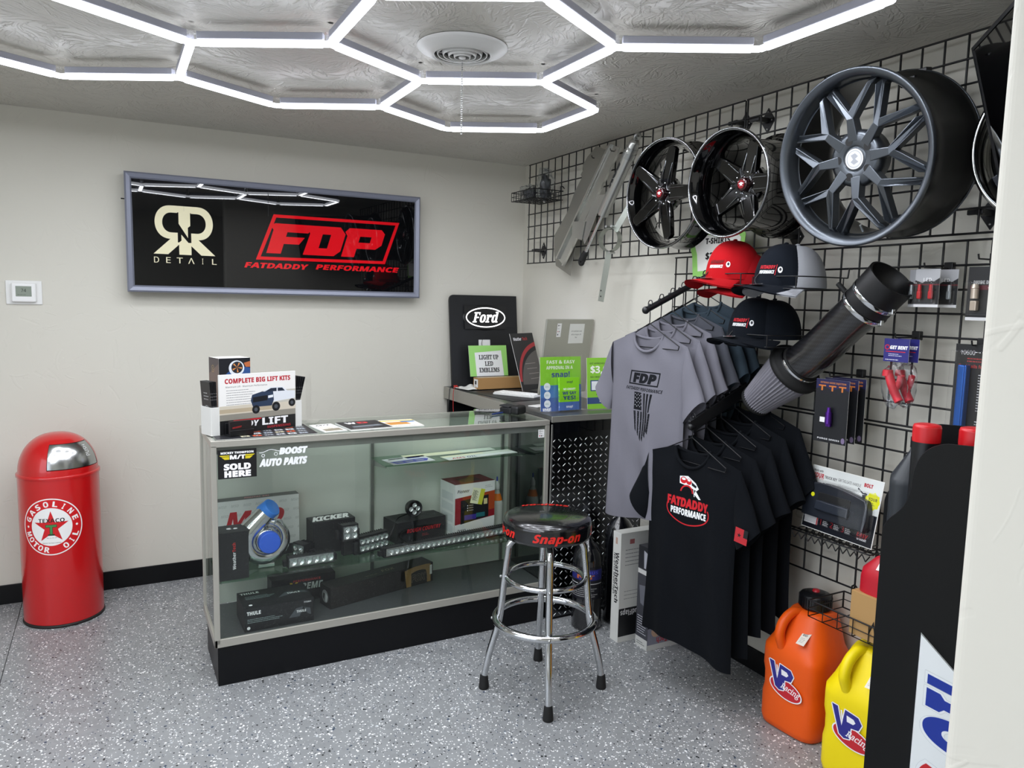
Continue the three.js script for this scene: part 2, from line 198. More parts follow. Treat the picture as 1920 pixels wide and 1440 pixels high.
// ---------- red bin ----------
{
  const t = thing('waste_bin', 'red metal waste bin with domed lid and chrome flap', 'bin', [-2.675, 0, .262]), R = .171;
  const red = phys(0xc30d12, .3, { clearcoat: .7, clearcoatRoughness: .06 });
  mesh('body', lathe([[0, .012], [R - .004, .012], [R, .016], [R, .705], [R + .005, .71], [R + .005, .722], [R, .726], [R - .008, .726]], 72), red, t);
  mesh('base_ring', lathe([[R - .01, 0], [R + .002, 0], [R + .004, .006], [R + .002, .014], [R - .01, .014]], 60), M(0x1a1412, .6), t);
  // dome with a real opening; the swing flap sits a little proud of it, facing right-front
  const dome = (az, el, k) => { const r = (R - .003) * Math.max(0, Math.cos(el)) ** .85 * k; return [r * Math.sin(az), .726 + .183 * k * Math.sin(el), r * Math.cos(az)]; };
  const A0 = -.22, A1 = 1.28, E0 = .17, E1 = .86, c = (u, v) => [A0 + (A1 - A0) * u, E0 + (E1 - E0) * v], OA0 = A0 - .02, OA1 = A1 + .12, OE0 = E0 - .02, OE1 = E1 + .03;
  const patch = (a0, a1, e0, e1, n, m) => grid(n, m, (u, v) => dome(a0 + (a1 - a0) * u, e0 + (e1 - e0) * v, 1));
  mesh('lid', [patch(OA1, OA0 + 2 * PI, 0, PI / 2, 52, 16), patch(OA0, OA1, 0, OE0, 20, 3), patch(OA0, OA1, OE1, PI / 2, 20, 8)], red, t, 'red domed lid with an opening');
  const fl = mesh('flap', grid(28, 18, (u, v) => dome(...c(u, v), 1.018 + .008 * Math.sin(PI * v))), std(0xb4b6b6, .2, 1), t, 'polished chrome push flap');
  mesh('flap_lettering', grid(16, 8, (u, v) => dome(...c(.7 + .16 * u, .3 + .6 * v), 1.028), (u, v) => [v, 1 - u]), decal(canvas(256, 64, (g) => word(g, 'PUSH', 128, 34, 56, 'rgba(235,235,235,.9)', { w: 220, bold: false }))), fl);
  const badge = canvas(1024, 1024, (g) => {
    disc(g, '#f4f2ee', 512, 512, 508); disc(g, '#cf1119', 512, 512, 488); disc(g, '#f1efec', 512, 512, 338);
    const arc = (s, r, a0, a1, flip) => s.split('').forEach((ch, i) => { const a = a0 + (a1 - a0) * (i + .5) / s.length; g.save(); g.translate(512 + r * Math.sin(a), 512 - r * Math.cos(a)); g.rotate(flip ? a + PI : a); word(g, ch, 0, 4, 132, '#f4f2ee', { heavy: 4, w: ch === 'I' ? 36 : 96 }); g.restore(); });
    arc('GASOLINE', 412, -1.42, 1.42); arc('MOTOR', 412, -1.76, -3.06, true); arc('OIL', 412, 2.72, 1.82, true);
    disc(g, '#f4f2ee', 100, 512, 20); disc(g, '#f4f2ee', 924, 512, 20);
    const st = []; for (let i = 0; i < 10; i++) { const r = i % 2 ? 112 : 292, a = i * PI / 5; st.push([512 + r * Math.sin(a), 520 - r * Math.cos(a)]); } path(g, '#cf1119', st);
    word(g, 'TEXACO', 520, 400, 96, '#111', { w: 430 });
    path(g, '#1c3b22', [[420, 470], [604, 470], [604, 520], [538, 520], [538, 640], [566, 640], [566, 668], [458, 668], [458, 640], [486, 640], [486, 520], [420, 520]]); path(g, '#3d8a46', [[428, 478], [596, 478], [596, 512], [530, 512], [530, 640], [494, 640], [494, 512], [428, 512]]);
    word(g, 'MADE BY THE TEXAS COMPANY', 512, 800, 26, '#222', { bold: false, w: 300 }); word(g, 'REG. U.S. PAT. OFF.', 520, 708, 20, '#222', { bold: false });
  });
  mesh('badge', grid(32, 20, (u, v) => { const a = (u - .5) * .262 / R + -.18, y = .355 + .272 * v; return [(R + .0012) * Math.sin(a), y, (R + .0012) * Math.cos(a)]; }), decal(badge, .4), t, 'round white and red printed badge');
}

// ---------- glass display case ----------
const CX0 = -2.105, CX1 = -.567, CZ0 = .926, CZ1 = 1.333, CT = 1.011;
const pane = glass(0xf1f6f3), paneEdge = glass(0xcfe3d6, { roughness: .05 });
{
  const t = thing('display_case', 'long glass shop display case with metal edges on black plinth', 'display case', [0, 0, 0]);
  const fm = std(0xb9b6ac, .4, .5);
  mesh('plinth', span(CX0 + .012, CX1, 0, .168, CZ0 + .02, CZ1 - .012), phys(0x07080c, .4, { specularIntensity: .6 }), t, 'black toe kick');
  mesh('deck', span(CX0 + .012, CX1 - .005, .168, .192, CZ0 + .01, CZ1 - .012), M(0x474949, .4), t, 'charcoal case floor');
  mesh('bottom_rail', [rbox(CX1 - CX0, .034, .012, .002, (CX0 + CX1) / 2, .184, CZ1 - .006), rbox(.012, .034, CZ1 - CZ0, .002, CX0 + .006, .184, (CZ0 + CZ1) / 2)], fm, t);
  mesh('top_rail', [rbox(CX1 - CX0, .026, .02, .002, (CX0 + CX1) / 2, CT - .013, CZ1 - .01), rbox(CX1 - CX0, .026, .02, .002, (CX0 + CX1) / 2, CT - .013, CZ0 + .01), rbox(.02, .026, CZ1 - CZ0 - .04, .002, CX0 + .01, CT - .013, (CZ0 + CZ1) / 2), rbox(.02, .026, CZ1 - CZ0 - .04, .002, CX1 - .01, CT - .013, (CZ0 + CZ1) / 2)], fm, t);
  mesh('valance', span(CX0 + .02, CX1 - .02, CT - .056, CT - .026, CZ1 - .03, CZ1 - .016), std(0x8f908b, .4, .4), t);
  for (const [x, z] of [[CX0 + .011, CZ1 - .008], [CX1 - .011, CZ1 - .008], [CX0 + .011, CZ0 + .011], [CX1 - .011, CZ0 + .011]]) mesh('corner_post', rbox(.022, CT - .2, z > 1.2 ? .016 : .022, .002, x, .18 + (CT - .2) / 2, z), fm, t);
  mesh('top_glass', span(CX0 + .012, CX1 - .012, CT - .004, CT + .001, CZ0 + .012, CZ1 - .012), pane, t);
  mesh('front_glass', plane(CX1 - CX0 - .04, CT - .226, (CX0 + CX1) / 2, .2 + (CT - .226) / 2, CZ1 - .006), pane, t);
  mesh('side_glass', plane(CZ1 - CZ0 - .03, CT - .226).rotateY(-PI / 2).translate(CX0 + .006, .2 + (CT - .226) / 2, (CZ0 + CZ1) / 2), pane, t);
  mesh('mirror_panel', span(CX1 - .008, CX1 - .004, .2, CT - .026, CZ0 + .02, CZ1 - .02), phys(0x15191a, .05, { clearcoat: 1 }), t, 'dark mirrored end panel');
  for (const [a, b] of [[CX0 + .02, -1.33], [-1.345, CX1 - .02]]) mesh('sliding_door', span(a, b, .195, CT - .026, CZ0 + (a < -1.5 ? .004 : .012), CZ0 + (a < -1.5 ? .01 : .018)), std(0xccd0c5, .3), t, 'grey rear sliding panel');
  for (const x of [-1.335, -.625, -2.07]) { mesh('shelf_upright', [rbox(.016, CT - .23, .01, .002, x, .2 + (CT - .23) / 2, CZ0 + .026)], std(0x9a9b96, .35, .8), t); }
  const shelf = (x0, x1, y, z1) => { const s = mesh('glass_shelf', span(x0, x1, y - .003, y + .003, CZ0 + .03, z1), paneEdge, t, 'green edged glass shelf'); for (const x of [x0 + .012, x1 - .012]) mesh('shelf_bracket', extrude([[0, 0], [0, -.035], [z1 - CZ0 - .04, -.008], [z1 - CZ0 - .04, 0]], .003).rotateY(-PI / 2).translate(x, y - .0035, CZ0 + .03), steel, s); };
  shelf(CX0 + .03, CX1 - .03, .405, 1.25); shelf(-1.34, -.6, .812, 1.16);
  const sticker = (w, h, x, y, tex) => mesh('window_sticker', plane(w, h, x, y, CZ1 - .0045), decal(tex), t);
  sticker(.146, .116, -2.006, .915, canvas(512, 400, (g) => { word(g, 'MICKEY THOMPSON', 256, 44, 40, '#fff', { w: 440, heavy: 2 }); path(g, '#d8c51c', [[20, 76], [150, 76], [150, 136], [90, 136]]); path(g, '#d8c51c', [[492, 76], [362, 76], [362, 136], [422, 136]]); path(g, '#0a0a0c', [[30, 92], [150, 92], [150, 98], [34, 98]]); path(g, '#0a0a0c', [[482, 92], [362, 92], [362, 98], [478, 98]]); word(g, 'M/T', 256, 106, 76, '#fff', { w: 210, heavy: 5 }); word(g, 'SOLD', 256, 240, 110, '#fff', { w: 360, heavy: 10 }); word(g, 'HERE', 256, 340, 110, '#fff', { w: 360, heavy: 10 }); }, '#0a0a0c'));
  sticker(.2, .095, -1.826, .927, canvas(640, 304, (g) => { g.strokeStyle = '#f4f6f6'; g.lineWidth = 7; g.beginPath(); g.moveTo(10, 70); g.bezierCurveTo(60, 90, 110, 30, 170, 40); g.bezierCurveTo(230, 50, 250, 70, 268, 60); g.stroke(); disc(g, '#f4f6f6', 60, 112, 18, 18, 7); disc(g, '#f4f6f6', 220, 100, 20, 20, 7); word(g, 'BOOST', 440, 70, 108, '#f4f6f6', { skew: .2, w: 350, heavy: 14 }); word(g, 'AUTO PARTS', 320, 210, 120, '#f4f6f6', { skew: .2, w: 590, heavy: 14 }); }));
  sticker(.035, .04, -.611, .947, canvas(128, 144, (g) => { disc(g, '#333', 38, 34, 13, 13, 5); lines(g, '#888', 60, 34, 56, 1, 9, 8); lines(g, '#777', 18, 72, 90, 1, 9, 8); disc(g, '#b03', 30, 112, 11); rect(g, '#333', 56, 102, 20, 22); lines(g, '#888', 86, 112, 30, 1, 9, 8); }, '#f1f1ef'));
}
// things standing in the case
const shelfY = .409, deckY = .193;
const blackCarton = M(0x121316, .5), whiteCarton = M(0xdadad5, .55);
carton('parts_carton', 'black upright carton with sideways white lettering, on the glass shelf beside the turbocharger', 'box', [.115, .2, .11], [-2.015, shelfY, 1.185], .04, blackCarton, { front: canvas(256, 448, (g) => { word(g, 'Weather', 128, 270, 40, '#f2f2f2', { rot: -PI / 2, align: 'center' }); word(g, 'Tech', 128, 140, 40, '#c22', { rot: -PI / 2 }); }, '#141518'), top: canvas(256, 256, (g) => { disc(g, '#eee', 110, 120, 26); disc(g, '#eee', 160, 130, 22); disc(g, '#141518', 135, 118, 16); }, '#17181b') });
carton('ignition_carton', 'white carton with big red lettering and black lid, behind the turbocharger', 'box', [.36, .275, .055], [-1.878, shelfY, .985], .05, whiteCarton, { front: canvas(900, 680, (g) => { for (let i = 0; i < 7; i++) for (let j = 0; j < 6; j++) word(g, 'MSD', 70 + i * 130 + j * 24, 60 + j * 105, 40, 'rgba(150,155,150,.45)', { skew: .3 }); word(g, 'MSD', 420, 220, 240, '#b41a22', { skew: .28, w: 640, heavy: 8 }); rect(g, '#b41a22', 200, 380, 420, 10); rect(g, '#17181a', 0, 560, 900, 120); }, '#d5d7d2'), top: canvas(512, 80, (g) => word(g, 'DIGITAL 6AL', 256, 40, 36, '#d7888a', { skew: .3, w: 160 }), '#4a4b49'), right: canvas(80, 400, (g) => { rect(g, '#b41a22', 0, 0, 80, 130); rect(g, '#e2e2de', 0, 130, 80, 270); }) });
{ // turbocharger compressor housing
  const t = thing('turbocharger', 'polished turbocharger housing with two bright blue caps', 'turbocharger', [-1.868, shelfY, 1.135]);
  const pol = std(0xd4d6d8, .12, 1), blue = std(0x2f62d8, .4), cy = .125;
  const pts = [], rad = []; const N = 90; for (let i = 0; i <= N; i++) { const u = i / N, a = 1.44 - u * 5.1; const R = .074 + .006 * u; pts.push(V(R * Math.cos(a), cy + R * Math.sin(a), 0)); rad.push(.018 + .031 * u); }
  for (let i = 1; i <= 16; i++) { const u = i / 16, last = pts[N], dir = V(.68, .73, .04); pts.push(last.clone().addScaledVector(dir, u * .115)); rad.push(.049 - .01 * u); }
  const vol = grid(20, pts.length - 1, (u, v) => { const i = Math.round(v * (pts.length - 1)), p = pts[i], n = pts[Math.min(i + 1, pts.length - 1)].clone().sub(pts[Math.max(0, i - 1)]).normalize(), b = V(0, 0, 1), s = n.clone().cross(b).normalize(), a = u * 2 * PI; return p.clone().addScaledVector(s, rad[i] * Math.cos(a)).addScaledVector(b, rad[i] * Math.sin(a)).toArray(); });
  mesh('volute', vol, pol, t, 'polished spiral housing');
  mesh('inlet', latheZ([[.044, .045], [.05, .045], [.054, .03], [.06, .012], [.072, 0], [.078, -.02], [.05, -.03]], 48).translate(0, cy, 0), pol, t);
  mesh('inlet_cap', latheZ([[0, .074], [.042, .074], [.0465, .07], [.0475, .028], [.04, .026]], 40).translate(.004, cy, 0), blue, t, 'blue plastic cap');
  const e = pts[pts.length - 1], d = V(.68, .73, .04).normalize(), oc = mesh('outlet_cap', latheZ([[0, .032], [.036, .032], [.041, .027], [.042, -.022], [.036, -.024]], 36), std(0x2f7fdc, .4), t, 'blue plastic cap'); oc.position.copy(e); oc.quaternion.setFromUnitVectors(V(0, 0, 1), d.clone().lerp(V(0, 0, 1), .35).normalize());
  mesh('band_clamp', [new THREE.TorusGeometry(.064, .0035, 8, 48).translate(0, cy, .012), ...Array.from({ length: 7 }, (_, i) => box(.006, .014, .008, 0, .066, .014).rotateZ(-i * .75 - .8).translate(0, cy, 0)), tube([[.03, cy + .06, .02], [.045, cy + .088, .03], [.062, cy + .08, .03], [.066, cy + .062, .024]], .003, 20)], steel, t);
  mesh('base_flange', rbox(.07, .018, .05, .004, -.0, .009, -.01), pol, t);
}
carton('speaker_carton', 'black carton with white slanted stripes on its top, behind the small lights', 'box', [.2, .15, .1], [-1.555, shelfY, 1.02], .1, blackCarton, { top: canvas(400, 200, (g) => { word(g, 'KICKER', 200, 96, 170, '#e9e9e6', { skew: .4, w: 350, heavy: 14 }); }, '#101113') });
const lens = phys(0xe8ecec, .12, { metalness: .75 }), lampBody = std(0x0e0f12, .45);
function ledLamp(name, label, w, h, d, cols, rows, pos, turn, tilt = 0) {
  const t = thing(name, label, 'led lamp', pos, turn); t.rotation.x = tilt;
  mesh('housing', [rbox(w, h, d * .5, .003, 0, h / 2, d * .25), ...Array.from({ length: Math.max(4, Math.round(w / .012)) }, (_, i, a) => box(.003, h * .9, d * .55, -w / 2 + .006 + i * (w - .012) / (Math.max(4, Math.round(w / .012)) - 1), h / 2, -d * .2))], lampBody, t);
  mesh('bezel', [rbox(w, h * .1, .012, .002, 0, h * .95, d * .5), rbox(w, h * .1, .012, .002, 0, h * .05, d * .5), rbox(.006, h, .012, .002, -w / 2 + .003, h / 2, d * .5), rbox(.006, h, .012, .002, w / 2 - .003, h / 2, d * .5)], lampBody, t);
  mesh('backing', plane(w * .96, h * .82, 0, h / 2, d * .5 + .002), std(0xb9bdbd, .25, .8), t, 'silver reflector');
  const cw = w * .94 / cols, ch = h * .8 / rows, r = Math.min(cw, ch) * .47, lg = latheZ([[0, .001], [r * .3, .002], [r * .8, .008], [r, .009]], 14);
  for (let i = 0; i < cols; i++) for (let j = 0; j < rows; j++) { const m = mesh('lens', lg, lens, t); m.position.set(-w * .47 + cw * (i + .5), h * .1 + ch * (j + .5), d * .5); }
  mesh('clear_cover', plane(w * .97, h * .86, 0, h / 2, d * .5 + .011), glass(0xffffff), t);
  for (const s of [-1, 1]) mesh('mounting_foot', rbox(.014, h * .5, d * .5, .002, s * (w / 2 + .008), h * .35, 0), lampBody, t);
  return t;
}
ledLamp('light_bar', 'short black light bar with one row of six lenses', .205, .05, .05, 6, 1, [-1.688, shelfY, 1.175], .02);
ledLamp('pod_lamp', 'square black pod lamp lying on its back beside the cube lamp', .075, .07, .06, 2, 2, [-1.69, shelfY + .001, 1.08], -1.05);
ledLamp('pod_lamp', 'square pod lamp with four bright lenses standing on a black bracket', .078, .075, .06, 2, 2, [-1.508, shelfY + .075, 1.13], .12);
single('lamp_bracket', [rbox(.05, .07, .03, .003, 0, .035, 0), rbox(.02, .06, .05, .003, .03, .03, .01)], lampBody, 'black bracket holding up the bright pod lamp', 'bracket', [-1.508, shelfY, 1.125], .12);
ledLamp('light_bar', 'black light bar with two rows of lenses', .17, .082, .055, 6, 2, [-1.392, shelfY, 1.1], .32);
ledLamp('light_bar', 'long slim black light bar with a single row of many lenses', .7, .045, .045, 24, 1, [-1.03, shelfY, 1.175], .13);
carton('lamp_carton', 'black carton with red lettering under a round lamp', 'box', [.27, .105, .14], [-1.135, shelfY, 1.005], .16, blackCarton, { front: canvas(512, 200, (g) => { word(g, 'ROUGH COUNTRY', 280, 92, 50, '#c2232b', { skew: .2, w: 360 }); lines(g, '#8a2a2e', 260, 140, 80, 2, 14, 8); }, '#121316') });
{ const t = thing('round_lamp', 'small round black lamp with four lenses on a black carton', 'led lamp', [-1.15, shelfY + .1085, 1.02], .1);
  mesh('housing', latheZ([[0, -.03], [.028, -.03], [.038, -.01], [.042, .02], [.036, .022], [.034, .012], [0, .012]], 36).translate(0, .042, 0), lampBody, t);
  for (const [x, y] of [[0, .018], [.018, 0], [0, -.018], [-.018, 0]]) mesh('lens', latheZ([[0, .013], [.009, .014], [.0115, .02]], 14).translate(x, y + .042, 0), lens, t);
  mesh('cable', tube([[-.02, .01, -.02], [-.08, .002, .0], [-.13, -.02, .06], [-.17, -.09, .07]], .003, 24), lampBody, t); }
carton('stereo_carton', 'white and red car stereo carton with yellow price sticker', 'box', [.23, .268, .15], [-.86, shelfY, 1.03], .1, whiteCarton, { front: canvas(640, 740, (g) => { word(g, 'Pioneer', 130, 100, 60, '#222', { skew: .2, w: 190 }); lines(g, '#888', 480, 60, 130, 2, 22, 6); path(g, '#8e1420', [[0, 190], [640, 140], [640, 500], [0, 560]]); path(g, '#a8441c', [[400, 170], [640, 140], [640, 400], [470, 420]]); path(g, '#141519', [[90, 230], [540, 190], [540, 500], [90, 560]]); rect(g, '#3a2f8e', 150, 440, 190, 70); rect(g, '#246a70', 340, 430, 140, 60); for (let i = 0; i < 3; i++) { disc(g, '#ddd', 200, 310 + i * 34, 9); lines(g, '#bbb', 220, 310 + i * 34, 110, 1, 9, 8); } rect(g, '#d8c890', 460, 240, 60, 80); word(g, 'Bluetooth', 110, 640, 34, '#555', { w: 130 }); for (let i = 0; i < 6; i++) rect(g, '#26282c', 30 + i * 102, 670, 84, 66); g.save(); g.translate(350, 190); g.rotate(.25); rect(g, '#eeeec8', -90, -110, 200, 220); rect(g, '#cfd040', 40, -110, 70, 220); lines(g, '#222', -70, -70, 90, 12, 12, 6); g.restore(); }, '#dededa'), left: canvas(200, 400, (g) => { for (let i = 0; i < 4; i++) rect(g, '#c6cac8', 24, 70 + i * 80, 150, 60); }, '#d9dad6'), top: canvas(256, 200, (g) => { path(g, '#3a1016', [[60, 60], [180, 40], [200, 150], [80, 160]]); }, '#6e1420') });
{ const t = thing('squeeze_bottle', 'white squeeze bottle with blue tip and orange label', 'bottle', [-.682, shelfY, 1.01]);
  mesh('bottle', lathe([[0, 0], [.032, 0], [.034, .006], [.034, .12], [.031, .132], [.012, .19], [.012, .2]], 32), phys(0xdcddd4, .35, { transmission: .25, thickness: 0 }), t); mesh('cap', lathe([[.014, .198], [.014, .22], [.007, .232], [.004, .24], [0, .24]], 20), white, t); mesh('tip', lathe([[.0042, .24], [.0036, .262], [0, .263]], 12), M(0x3b48b0, .5), t, 'blue tip'); mesh('label', lathe([[.0285, .14], [.018, .175]], 28), M(0xe6791f, .5), t, 'orange label'); }
single('sticker_card', box(.06, .075, .002, 0, .0375, 0), printed(canvas(160, 200, (g) => { word(g, 'M/T', 80, 50, 44, '#d8d070', {}); word(g, 'SOLD', 80, 120, 50, '#fff', { w: 130 }); word(g, 'HERE', 80, 165, 50, '#fff', { w: 130 }); }, '#0b0b0d')), 'small black card at the dark end of the case', 'card', [-.615, shelfY, 1.08], .5);
single('parts_bag', grid(16, 16, (u, v) => { const a = u * 2 * PI, r = .035 * Math.sin(PI * Math.min(.97, v + .03)) * (1 + .25 * Math.sin(5 * a + v * 9)); return [r * Math.cos(a), .09 * v, r * Math.sin(a) * .7]; }), glass(0xe8ecee, { roughness: .12 }), 'crumpled clear plastic bag beside the squeeze bottle', 'bag', [-.63, shelfY, 1.12]);
carton('rack_fitting_carton', 'black carton with white lettering and rack pictures on the case floor', 'box', [.285, .1, .19], [-1.843, deckY, 1.19], .02, blackCarton, { front: canvas(760, 266, (g) => { word(g, 'THULE', 100, 60, 54, '#f2f2f2', { w: 150, heavy: 3 }); lines(g, '#9aa', 30, 130, 420, 3, 18, 6); disc(g, '#fff', 42, 226, 18); path(g, '#4b4f55', [[480, 190], [560, 90], [640, 80], [600, 190]]); path(g, '#4b4f55', [[650, 90], [720, 110], [730, 190], [690, 170]]); word(g, 'THULE', 620, 130, 40, '#fff', { w: 110 }); word(g, '775001', 690, 34, 26, '#ddd'); }, '#131417'), top: canvas(760, 500, (g) => { word(g, 'THULE', 130, 70, 70, '#f2f2f2', { w: 210, heavy: 3 }); lines(g, '#9aa', 60, 170, 360, 4, 26, 9); path(g, '#4b4f55', [[400, 330], [500, 200], [600, 190], [560, 280]]); path(g, '#4b4f55', [[610, 200], [720, 230], [740, 300], [660, 270]]); word(g, 'THULE', 590, 250, 50, '#fff', { w: 150 }); disc(g, '#fff', 80, 420, 20); }, '#17181b') });
carton('winch_carton', 'black carton with silver and yellow lettering behind the rack fitting carton', 'box', [.29, .115, .09], [-1.69, deckY, 1.01], .03, blackCarton, { front: canvas(640, 256, (g) => { word(g, 'PERFORMANCE', 350, 40, 34, '#d0383c', { w: 280 }); word(g, 'E', 150, 104, 92, '#d9dbdb', { skew: .15, heavy: 3 }); word(g, 'X', 212, 100, 136, '#d9b21c', { skew: .15, heavy: 3 }); word(g, 'TREME', 380, 104, 92, '#d9dbdb', { skew: .15, w: 260, heavy: 4 }); lines(g, '#999', 120, 166, 330, 1, 10, 6); }, '#101114') });
carton('shock_carton', 'long dark carton with tan emblem lying diagonally on the case floor', 'box', [.56, .095, .095], [-1.345, deckY, 1.09], .24, M(0x1b1a1a, .6), { front: canvas(1024, 180, (g) => { g.fillStyle = '#927448'; g.beginPath(); g.moveTo(720, 20); g.quadraticCurveTo(880, -20, 1000, 8); g.lineTo(1000, 176); g.lineTo(960, 176); g.quadraticCurveTo(960, 60, 940, 50); g.quadraticCurveTo(860, 30, 790, 60); g.lineTo(790, 180); g.lineTo(740, 180); g.closePath(); g.fill(); word(g, 'FOX', 864, 110, 90, '#14120f', { skew: .15, w: 150, stroke: '#8f8571', sw: 5 }); rect(g, '#d8d8d4', 990, 20, 24, 90); }, '#201e1c'), left: canvas(128, 128, (g) => { disc(g, '#8b8c8c', 64, 66, 40); path(g, '#d4d6d6', [[70, 40], [96, 60], [80, 100], [66, 96]]); path(g, '#2a2624', [[40, 50], [60, 50], [50, 90], [34, 80]]); }, '#1a1817'), top: canvas(512, 90, (g) => { word(g, 'FOX', 300, 44, 34, '#7a6f58', { skew: .2 }); lines(g, '#6d6450', 180, 60, 90, 1, 8, 5); }, '#1f1d1b') });
// decals and paper on the upper glass shelf
const sheet = (name, label, cat, w, d, pos, turn, tex, thick = .0012) => { const t = thing(name, label, cat, pos, turn); mesh('sheet', box(w, thick, d, 0, thick / 2, 0), paper, t); mesh('printed_top', plane(w, d).rotateX(-PI / 2).translate(0, thick + .0005, 0), printed(tex), t); return t; };
sheet('decal_sheet', 'white sheets with a big blue sticker on the upper glass shelf', 'sticker', .22, .13, [-1.2, .8156, 1.09], .12, canvas(512, 300, (g) => { path(g, '#f0f0f2', [[0, 0], [512, 0], [512, 300], [0, 300]]); rect(g, '#222', 60, 20, 180, 40); rect(g, '#3a45a8', 280, 40, 160, 40); path(g, '#3b40c0', [[20, 170], [430, 120], [490, 170], [430, 260], [60, 280]]); path(g, '#8f94b8', [[60, 190], [400, 150], [440, 180], [400, 230], [80, 250]]); path(g, '#3b40c0', [[160, 180], [190, 178], [190, 240], [160, 240]]); path(g, '#3b40c0', [[290, 170], [320, 166], [320, 236], [290, 236]]); }, '#ececec'));
sheet('decal_sheet', 'pale sheet with red and blue lettering at the end of the upper glass shelf', 'sticker', .4, .09, [-.83, .8156, 1.1], .12, canvas(700, 160, (g) => { rect(g, '#dfe6d8', 0, 0, 700, 80); rect(g, '#f2eed0', 0, 0, 420, 50); word(g, 'AMS', 120, 112, 66, '#b8252c', { skew: .3, w: 130 }); word(g, 'OIL', 250, 112, 66, '#23306e', { skew: .3, w: 100 }); rect(g, '#f6f6f4', 340, 96, 340, 30); }, '#e4e8e2'));
sheet('decal_sheet', 'plain cream sheet at the rear of the upper glass shelf', 'sticker', .5, .06, [-.95, .8156, 1.0], .06, canvas(400, 60, (g) => { rect(g, '#e9e6c6', 0, 0, 250, 60); rect(g, '#d9e3d4', 250, 0, 150, 60); }));
// ---------- on top of the case ----------
const TY = CT + .0022;
sheet('counter_mat', 'dark printed mat with rows of small wheel pictures on top of the case', 'mat', .4, .26, [-1.885, TY, 1.19], .02, canvas(900, 580, (g) => { for (let i = 0; i < 6; i++) for (let j = 0; j < 4; j++) { const x = 260 + i * 105 - j * 14, y = 130 + j * 112, c = ['#b9bcc0', '#7d8288', '#d6552e', '#c9c2a4', '#9aa3ad', '#dfe1e2'][(i * 5 + j * 3) % 6]; path(g, c, [[x, y], [x + 74, y - 8], [x + 84, y + 50], [x + 6, y + 60]]); disc(g, '#222', x + 40, y + 26, 18); disc(g, '#ccc', x + 40, y + 26, 9); } word(g, 'WHEELS', 470, 50, 50, '#ddd', { w: 300 }); }, '#1b1c20'));
{ // lift kit display carton with brochures
  const t = thing('brochure_display', 'cardboard display with truck picture and side pockets of black brochures', 'display', [-1.912, TY + .002, 1.135], .33);
  const W = .345, art = canvas(1040, 900, (g) => {
    rect(g, '#eceae6', 0, 0, 1040, 900); rect(g, '#cfc6b4', 0, 470, 1040, 160); rect(g, '#b7a88e', 0, 520, 700, 60); rect(g, '#c2beb2', 560, 280, 480, 200); rect(g, '#8f8b80', 0, 600, 1040, 90);
    word(g, 'COMPLETE BIG LIFT KITS', 520, 100, 96, '#b31f2b', { w: 900, heavy: 5 }); word(g, 'Maximum Lift · Maximum Performance', 360, 186, 34, '#555', { bold: false, w: 560 }); lines(g, '#777', 90, 240, 420, 7, 36, 8);
    // pickup
    path(g, '#dfe3e8', [[560, 300], [680, 230], [860, 236], [920, 300], [1036, 310], [1036, 430], [560, 480]]); path(g, '#1f2a3a', [[600, 296], [690, 246], [770, 246], [770, 300]]); path(g, '#1f2a3a', [[786, 248], [850, 250], [890, 300], [786, 300]]);
    path(g, '#2b3a52', [[430, 330], [560, 290], [720, 300], [730, 430], [700, 520], [440, 520], [410, 420]]); path(g, '#11141a', [[440, 370], [640, 350], [640, 430], [440, 450]]); path(g, '#e9edf2', [[650, 360], [720, 350], [720, 390], [650, 400]]);
    for (const [x, y, r] of [[480, 560, 66], [760, 540, 72], [990, 500, 62]]) { disc(g, '#15171a', x, y, r * .8, r); disc(g, '#4c5158', x, y, r * .35, r * .45); }
    rect(g, '#141416', 0, 690, 1040, 210); path(g, '#c01f28', [[180, 694], [560, 694], [540, 716], [170, 716]]); word(g, 'READY', 330, 770, 120, '#f1f1f1', { skew: .15, w: 360, heavy: 4 }); word(g, 'LIFT', 740, 760, 150, '#f1f1f1', { w: 380, heavy: 6 }); word(g, 'SUSPENSIONS', 800, 852, 50, '#b31f2b', { w: 340 });
  });
  mesh('header', [rbox(W, .245, .006, .001, 0, .1225, .045), rbox(W, .08, .09, .002, 0, .04, 0)], whiteCarton, t); mesh('printed_front', plane(W - .004, .243, 0, .1225, .0487), printed(art), t, 'truck picture under red headline');
  const bro = canvas(128, 256, (g) => { disc(g, '#8d8d8d', 64, 160, 34, 34, 6); lines(g, '#aaa', 34, 60, 70, 3, 16, 5); }, '#1a1b1e');
  for (const s of [-1, 1]) { mesh('pocket', [rbox(.004, .115, .088, .001, s * (W / 2 + .03), .0575, .0), rbox(.032, .115, .004, .001, s * (W / 2 + .015), .0575, .044), rbox(.032, .115, .004, .001, s * (W / 2 + .015), .0575, -.044)], whiteCarton, t, 'white side pocket'); for (let i = 0; i < 5; i++) { const b = mesh('brochure', box(.003, .2, .082), printed(bro, .35), t, 'black folded brochure'); b.position.set(s * (W / 2 + .006 + i * .005), .118, 0); b.rotation.z = -s * (.02 + i * (s > 0 ? .06 : .012)); } }
}
